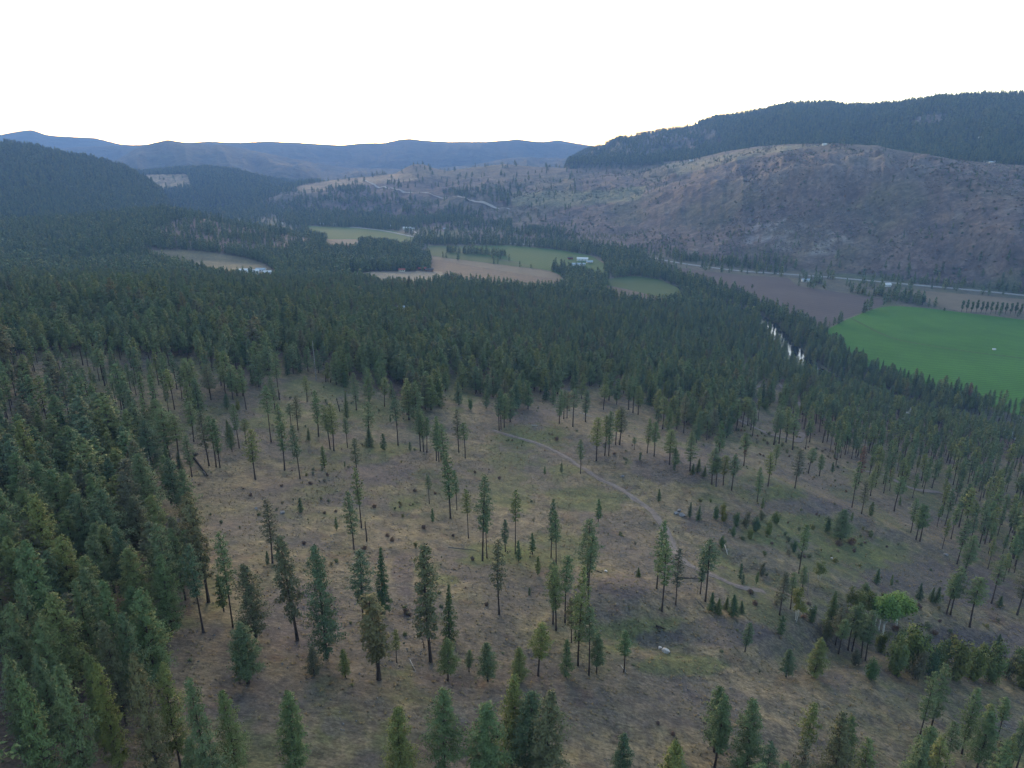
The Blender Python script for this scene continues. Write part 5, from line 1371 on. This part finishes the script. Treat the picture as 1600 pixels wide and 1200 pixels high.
def log(p0, p1, wpx, mat, label, name='fallen_log', group=None, roots=False, branches=3):
    a = np.array(to_ground(*p0)); b_ = np.array(to_ground(*p1))
    d = a[1] * cp - (a[2] - CAMZ) * sp
    r0 = wpx / FPX * d / 2
    ts = np.linspace(0, 1, 7)
    path = a[None] * (1 - ts[:, None]) + b_[None] * ts[:, None]
    path[:, 2] = hgt(path[:, 0], path[:, 1]) + r0 * 0.8
    rad = r0 * (1 - 0.6 * ts)
    root = empty(name, tuple(a))
    v_, f_ = tube_np(path - a, rad, 8)
    mesh_np('stem', v_, f_, mat, root, True)
    L = np.linalg.norm(b_ - a)
    for i in range(branches):
        t_ = random.uniform(0.4, 0.9); p = path[0] * (1 - t_) + path[-1] * t_ - a + [0, 0, r0]
        e = p + np.array([random.uniform(-1, 1), random.uniform(-1, 1), random.uniform(0.4, 1.0)]) * min(1.4, L * 0.15)
        v_, f_ = tube_np([p, e], [0.06, 0.02], 4); mesh_np('branch', v_, f_, mat, root, True)
    if roots:
        for i in range(9):
            an = random.uniform(0, 6.28)
            side = np.cross((b_ - a) / L, [0, 0, 1]); up = np.array([0, 0, 1.0])
            e = (side * math.cos(an) + up * abs(math.sin(an))) * r0 * random.uniform(2.5, 5.5) - (b_ - a) / L * random.uniform(0, 1.0)
            v_, f_ = tube_np([[0, 0, r0], e * 0.5 + [0, 0, r0], e + [0, 0, r0 * 0.3]], [r0 * 0.5, r0 * 0.3, 0.03], 5); mesh_np('root', v_, f_, mat, root, True)
    return tag(root, label, 'log', group)
log((303, 716), (325, 745), 4.0, M_char, 'thick dark log lying with its root mass uphill at the left of the clearing', roots=True)
log((322, 743), (318, 738), 3.0, M_dead, 'short broken piece at the lower end of the dark fallen log', branches=0)
for i, (a, b_, lb) in enumerate([((497, 568), (520, 574), 'upper long dark log below the wood beside the pale snag'), ((503, 574), (528, 583), 'middle dark log in the pile beside the pale snag'), ((512, 572), (545, 571), 'upper right dark log behind the pile near the pale snag'),
                                 ((520, 578), (500, 582), 'lowest short dark log beside the pale snag')]):
    log(a, b_, 1.2, M_char, lb, group='dark logs by the pale snag')
log((1130, 848), (1137, 868), 2.0, M_pale, 'bleached log right of the track curve')
log((1060, 903), (1092, 904), 1.8, M_char, 'dark log lying level behind the three mound pines')
log((1025, 979), (1040, 984), 3.5, M_char, 'thick dark log at the upper rim of the hollow')
log((970, 1040), (979, 1052), 1.6, M_pale, 'pale thin log below the mound')
log((640, 1031), (650, 1050), 1.8, M_pale, 'pale bare log left of the tallest clumpy pine')
log((700, 855), (745, 860), 1.2, M_dead, 'thin grey log across the slope above the green patch')
log((560, 560), (556, 575), 1.2, M_char, 'short dark log at the wood edge')
log((1100, 950), (1085, 935), 1.5, M_dead, 'grey log beside the bushy firs')
log((830, 665), (842, 666), 1.2, M_pale, 'pale log below the dark hollow')
log((905, 645), (925, 652), 1.2, M_pale, 'pale log on the spur above the track')
log((940, 895), (930, 892), 1.4, M_char, 'black log beside the small white rock')

def snag(bx, by, ty, wpx, mat, label, lean=0.0):
    x, y, z = to_ground(bx, by)
    d = y * cp - (z - CAMZ) * sp
    h = (by - ty) / FPX * d / cp
    r0 = wpx / FPX * d / 2
    root = empty('dead_snag', (x, y, z - 0.2))
    ts = np.linspace(0, 1, 8)
    path = np.c_[lean * h * ts + 0.06 * np.sin(ts * 5), 0.05 * np.cos(ts * 4), ts * h]
    v_, f_ = tube_np(path, r0 * (1 - 0.65 * ts) + 0.02, 7); mesh_np('trunk', v_, f_, mat, root, True)
    for i in range(5):
        t_ = random.uniform(0.35, 0.95); p = np.array([lean * h * t_, 0, t_ * h]); an = random.uniform(0, 6.28)
        e = p + np.array([math.cos(an), math.sin(an), -0.2]) * random.uniform(0.4, 1.1)
        v_, f_ = tube_np([p, e], [0.05, 0.015], 4); mesh_np('stub', v_, f_, mat, root, True)
    return tag(root, label, 'dead tree', 'dead standing snags')
snag(494, 594, 533, 1.8, M_dead, 'tall pale bare snag at the top of the clearing')
snag(573, 846, 811, 2.4, M_char, 'dark bare snag in the middle of the open slope')
snag(531, 643, 621, 1.8, M_char, 'leaning dark snag left of the small dark fir', -0.15)
snag(509, 597, 584, 2.0, M_char, 'short black snag right of the pale tall snag', 0.1)
snag(516, 598, 590, 1.8, M_char, 'shortest black snag, outermost beside the pale tall one', 0.25)
snag(662, 1012, 995, 1.8, M_char, 'short dark snag left of the tallest clumpy pine')
snag(246, 790, 708, 1.8, M_dead, 'grey bare snag at the left wood edge by the log')
snag(185, 870, 800, 2.0, M_dead, 'dead grey stem in the purple gap of the left wood')
snag(1262, 930, 890, 1.4, M_dead, 'thin leaning dead stem in the gully', -0.1)
snag(291, 880, 850, 3.0, M_pale, 'pale broken stump beside the clumpy pine at the wood edge')

# ------------------------------------------------------------------ houses, barns and farm trees far off
def plain(name, c, rough=0.7):
    m, nt, b = new_mat(name)
    n = noise(nt, coords(nt), 0.8, 3)
    nt.links.new(mix(nt, 1.0, c, ramp(nt, n, [(0.3, 0.88), (0.7, 1.05)]), 'MULTIPLY'), b.inputs['Base Color']); b.inputs['Roughness'].default_value = rough
    return m
MW = {'white': plain('white_paint', (0.58, 0.58, 0.57)), 'cream': plain('cream_siding', (0.5, 0.46, 0.38)), 'brown': plain('brown_siding', (0.16, 0.10, 0.07)), 'grey': plain('grey_siding', (0.30, 0.30, 0.30)),
      'teal': plain('teal_metal_roof', (0.10, 0.28, 0.24), 0.5), 'dark': plain('dark_shingle', (0.06, 0.06, 0.065)), 'red': plain('red_siding', (0.28, 0.07, 0.05)), 'glass': plain('window_glass', (0.02, 0.025, 0.03), 0.15), 'blue': plain('pale_blue_metal', (0.34, 0.40, 0.45))}
def box(name, sx, sy, sz, mat, parent, loc=(0, 0, 0)):
    v_ = np.array([[x * sx / 2, y * sy / 2, z * sz] for x in (-1, 1) for y in (-1, 1) for z in (0, 1)], float) + loc
    f_ = np.array([[0, 1, 3, 2], [4, 6, 7, 5], [0, 4, 5, 1], [2, 3, 7, 6], [0, 2, 6, 4], [1, 5, 7, 3]])
    return mesh_np(name, v_, f_, mat, parent)
def house(px, py, w, d, h, wall, roof, label, rz=0.2, cat='house', name='house', wins=3, group=None):
    x, y, z = to_ground(px, py)
    root = empty(name, (x, y, z - 0.3), rz)
    # walls with gable ends
    v_ = [(-w/2, -d/2, 0), (w/2, -d/2, 0), (w/2, d/2, 0), (-w/2, d/2, 0), (-w/2, -d/2, h), (w/2, -d/2, h), (w/2, d/2, h), (-w/2, d/2, h), (-w/2, 0, h + d * 0.22), (w/2, 0, h + d * 0.22)]
    f_ = [(0, 1, 5, 4), (2, 3, 7, 6), (1, 2, 6, 5), (3, 0, 4, 7), (5, 6, 9), (7, 4, 8)]
    me = bpy.data.meshes.new('wall'); me.from_pydata(v_, [], f_); me.materials.append(MW[wall])
    o = bpy.data.objects.new('wall', me); col.objects.link(o); o.parent = root
    e = 0.7; rr_ = h + d * 0.22 + 0.12; el = h - 0.22 * e * 1.0
    v2 = []
    for xx in (-w/2 - e, w/2 + e):
        v2 += [(xx, -d/2 - e, el), (xx, 0, rr_), (xx, d/2 + e, el), (xx, -d/2 - e, el + 0.3), (xx, 0, rr_ + 0.3), (xx, d/2 + e, el + 0.3)]
    f2 = [(0, 6, 7, 1), (1, 7, 8, 2), (3, 4, 10, 9), (4, 5, 11, 10), (0, 3, 9, 6), (2, 8, 11, 5), (0, 1, 4, 3), (1, 2, 5, 4), (6, 9, 10, 7), (7, 10, 11, 8)]
    me = bpy.data.meshes.new('roof'); me.from_pydata(v2, [], f2); me.materials.append(MW[roof])
    o = bpy.data.objects.new('roof', me); col.objects.link(o); o.parent = root
    for i in range(wins):
        box('window', 1.6, 0.12, 1.4, MW['glass'], root, ((i - (wins - 1) / 2) * w / (wins + 0.5), -d/2 - 0.03, h * 0.4))
    return tag(root, label, cat, group)
house(636, 358, 26, 12, 5, 'white', 'white', 'long white-roofed barn at the foot of the far hill', 0.05, 'barn', 'barn')
house(643, 359, 16, 10, 4.5, 'cream', 'white', 'smaller white-roofed shed right of the long white barn', 0.3, 'barn', 'barn')
house(610, 355, 14, 10, 5, 'white', 'white', 'white house left of the long white barn', 0.4)
house(697, 359, 18, 9, 4, 'cream', 'blue', 'pale shed among the dirt yards right of the white barn', 0.1, 'shed', 'shed')
house(910, 407, 26, 12, 5, 'white', 'white', 'upper white farm building in the hay field', -0.1, 'farm building', 'farm_building')
house(904, 415, 30, 10, 4, 'white', 'blue', 'lower long farm building in the hay field', -0.1, 'farm building', 'farm_building')
house(921, 411, 14, 9, 4, 'cream', 'blue', 'small farm building right of the two white ones', 0.1, 'farm building', 'farm_building')
house(891, 405, 12, 8, 3.5, 'red', 'dark', 'dark reddish shed left of the farm buildings', 0.1, 'shed', 'shed')
house(995, 411, 14, 12, 7, 'white', 'white', 'bright white tall house among riverside trees', 0.5)
house(989, 416, 12, 9, 4, 'white', 'white', 'low white house below the tall white one', 0.2)
house(966, 409, 10, 8, 4, 'cream', 'blue', 'pale small house left of the bright white one', 0.2)
house(1260, 440, 18, 9, 4, 'white', 'blue', 'pale blue-roofed house beside the highway', -0.1)
house(1276, 442, 12, 8, 4, 'brown', 'dark', 'dark-roofed shed right of the highway house', 0.1, 'shed', 'shed')
house(1385, 447, 14, 9, 4, 'white', 'white', 'white farmhouse among dark trees below the highway', 0.1)
house(384, 425, 20, 9, 4, 'cream', 'white', 'left white roof of the ranch yard on the left meadow', 0.15, group='ranch buildings on the left meadow')
house(396, 427, 18, 9, 4.5, 'white', 'white', 'second white roof of the ranch yard', 0.3, group='ranch buildings on the left meadow')
house(408, 424, 16, 9, 4, 'white', 'blue', 'third roof of the ranch yard, the pale blue one', 0.0, group='ranch buildings on the left meadow')
house(418, 428, 13, 8, 4, 'white', 'white', 'rightmost white roof of the ranch yard', 0.4, group='ranch buildings on the left meadow')
house(403, 432, 10, 7, 3.5, 'grey', 'white', 'small front shed of the ranch yard', 0.1, 'shed', 'shed', group='ranch buildings on the left meadow')
house(660, 422, 16, 9, 4, 'brown', 'red', 'brown-roofed house at the toe of the wooded knoll', 0.1)
house(671, 424, 14, 9, 4, 'brown', 'dark', 'dark house right of the brown-roofed one', -0.1)
house(628, 424, 12, 8, 4, 'cream', 'red', 'small house left of the brown-roofed one', 0.1)
house(755, 450, 16, 9, 5, 'cream', 'teal', 'teal-roofed house showing above the forest', 0.2)
house(626, 494, 9, 7, 10, 'cream', 'blue', 'pale blue roof poking out of the forest', 0.1)
house(558, 484, 8, 6, 10, 'cream', 'blue', 'small pale roof in the forest left of the blue one', 0.1)
house(1404, 631, 12, 8, 5, 'grey', 'dark', 'dark house in the riverside trees below the green field', 0.2)
house(1080, 252, 13, 9, 4, 'white', 'white', 'tiny white house on the plateau under the ridge', 0.1)
house(1288, 227, 13, 8, 3.5, 'white', 'white', 'white building on the crest of the rocky hill', 0.1)
house(1306, 228, 12, 8, 3.5, 'brown', 'dark', 'dark low building right of the crest white one', 0.1)
for i, (a, b_) in enumerate([(1541, 254), (1548, 255), (1555, 254)]):
    house(a, b_, 11, 7, 3.5, 'cream', ('white', 'blue', 'white')[i], ('leftmost', 'middle', 'rightmost')[i] + ' of three pale houses on the saddle right of the rocky hill', 0.1 * i, group='pale houses on the saddle')
house(1532, 217, 11, 8, 5, 'white', 'white', 'lone white house high on the forested ridge', 0.1)
house(1398, 219, 10, 8, 5, 'white', 'white', 'lone pale house on the forested ridge above the cliff', 0.1)
for i, (a, b_) in enumerate([(202, 317), (208, 322), (214, 318), (222, 319), (216, 325), (199, 321)]):
    house(a, b_, 18, 12, 6, 'white', ('white', 'blue', 'grey')[i % 3], 'tiny pale house in the far village, ' + ('upper left one', 'lower left one', 'top middle one', 'rightmost one', 'lowest one', 'leftmost one')[i], 0.3 * i, group='houses of the far left village')
for i, (a, b_) in enumerate([(497, 345), (503, 351), (512, 349), (476, 350), (440, 351), (500, 337), (522, 352)]):
    house(a, b_, 15, 10, 5, 'white' if i % 2 else 'cream', ('white', 'grey', 'blue')[i % 3], 'tiny house in the far valley hamlet, ' + ('middle one', 'middle lower one', 'right middle one', 'left middle one', 'leftmost one', 'highest one', 'rightmost one')[i], 0.4 * i, group='houses of the far hamlet')
# small pump cabinet in the green field
x, y, z = to_ground(1553, 547)
rt = empty('pump_shed', (x, y, 0.36)); box('wall', 3.6, 2.2, 1.7, MW['white'], rt); box('roof', 4.0, 2.6, 0.2, MW['blue'], rt, (0, 0, 1.703))
tag(rt, 'tiny white pump shed alone in the green crop field', 'shed')

# row of farm trees at the right edge and tree line
def cot(px, py, h, label, group, i, wr=1.0):
    x, y, z = to_ground(px, py)
    vs = LIB['cotton'][i % 2]
    root = empty('broadleaf_tree', (x, y, z - 0.2), random.uniform(0, 6)); s = h / 18
    root.scale = (s * wr, s * wr, s)
    for nm, me in zip(('trunk', 'crown'), vs):
        o = bpy.data.objects.new(nm, me); col.objects.link(o); o.parent = root
    tag(root, label, 'tree', group)
for i in range(14):
    t_ = ORD[i]
    cot(1502 + i * 7.6, 488 + i * 0.45, random.uniform(22, 26), f'narrow dark tree in the planted row by the straw field, {t_} from left', 'planted row of trees by the straw field', i, 0.62)
for i, (a, b_, h, lb) in enumerate([(1204, 507, 18, 'lone dark tree at the upper river bend'), (1233, 515, 20, 'tall dark tree between river and ploughed field'), (1266, 535, 25, 'largest dark tree at the corner of the green field'), (1274, 540, 22, 'dark tree beside the largest one at the field corner'),
                                    (1441, 477, 20, 'round dark tree left of the planted row'), (1475, 487, 8, 'small round bush tree left of the planted row'), (1245, 523, 14, 'small dark tree on the river bank by the ploughed field'), (1175, 452, 11, 'small tree at the top of the ploughed field')]):
    cot(a, b_, h, lb, 'valley broadleaf trees', i, 1.25)

# ------------------------------------------------------------------ haze
hb = 13600.0
z0, z1 = float(H.min()) - 1.0, max(float(H.max()), CAMZ) + 40
bx_ = box('haze', hb * 2, hb * 2, z1 - z0, None, None, (0, 0, z0))
m = bpy.data.materials.new('haze_air'); m.use_nodes = True
nt = m.node_tree; nt.nodes.clear()
o_ = nt.nodes.new('ShaderNodeOutputMaterial'); pv = nt.nodes.new('ShaderNodeVolumePrincipled')
pv.inputs['Color'].default_value = (*HAZE_COLOR, 1); pv.inputs['Density'].default_value = HAZE_DENSITY; pv.inputs['Anisotropy'].default_value = 0.0
nt.links.new(pv.outputs[0], o_.inputs['Volume'])
bx_.data.materials.append(m)
tag(bx_, 'thin bluish evening haze filling the valley air', kind='stuff')
print('haze top', z1, 'bottom', z0)
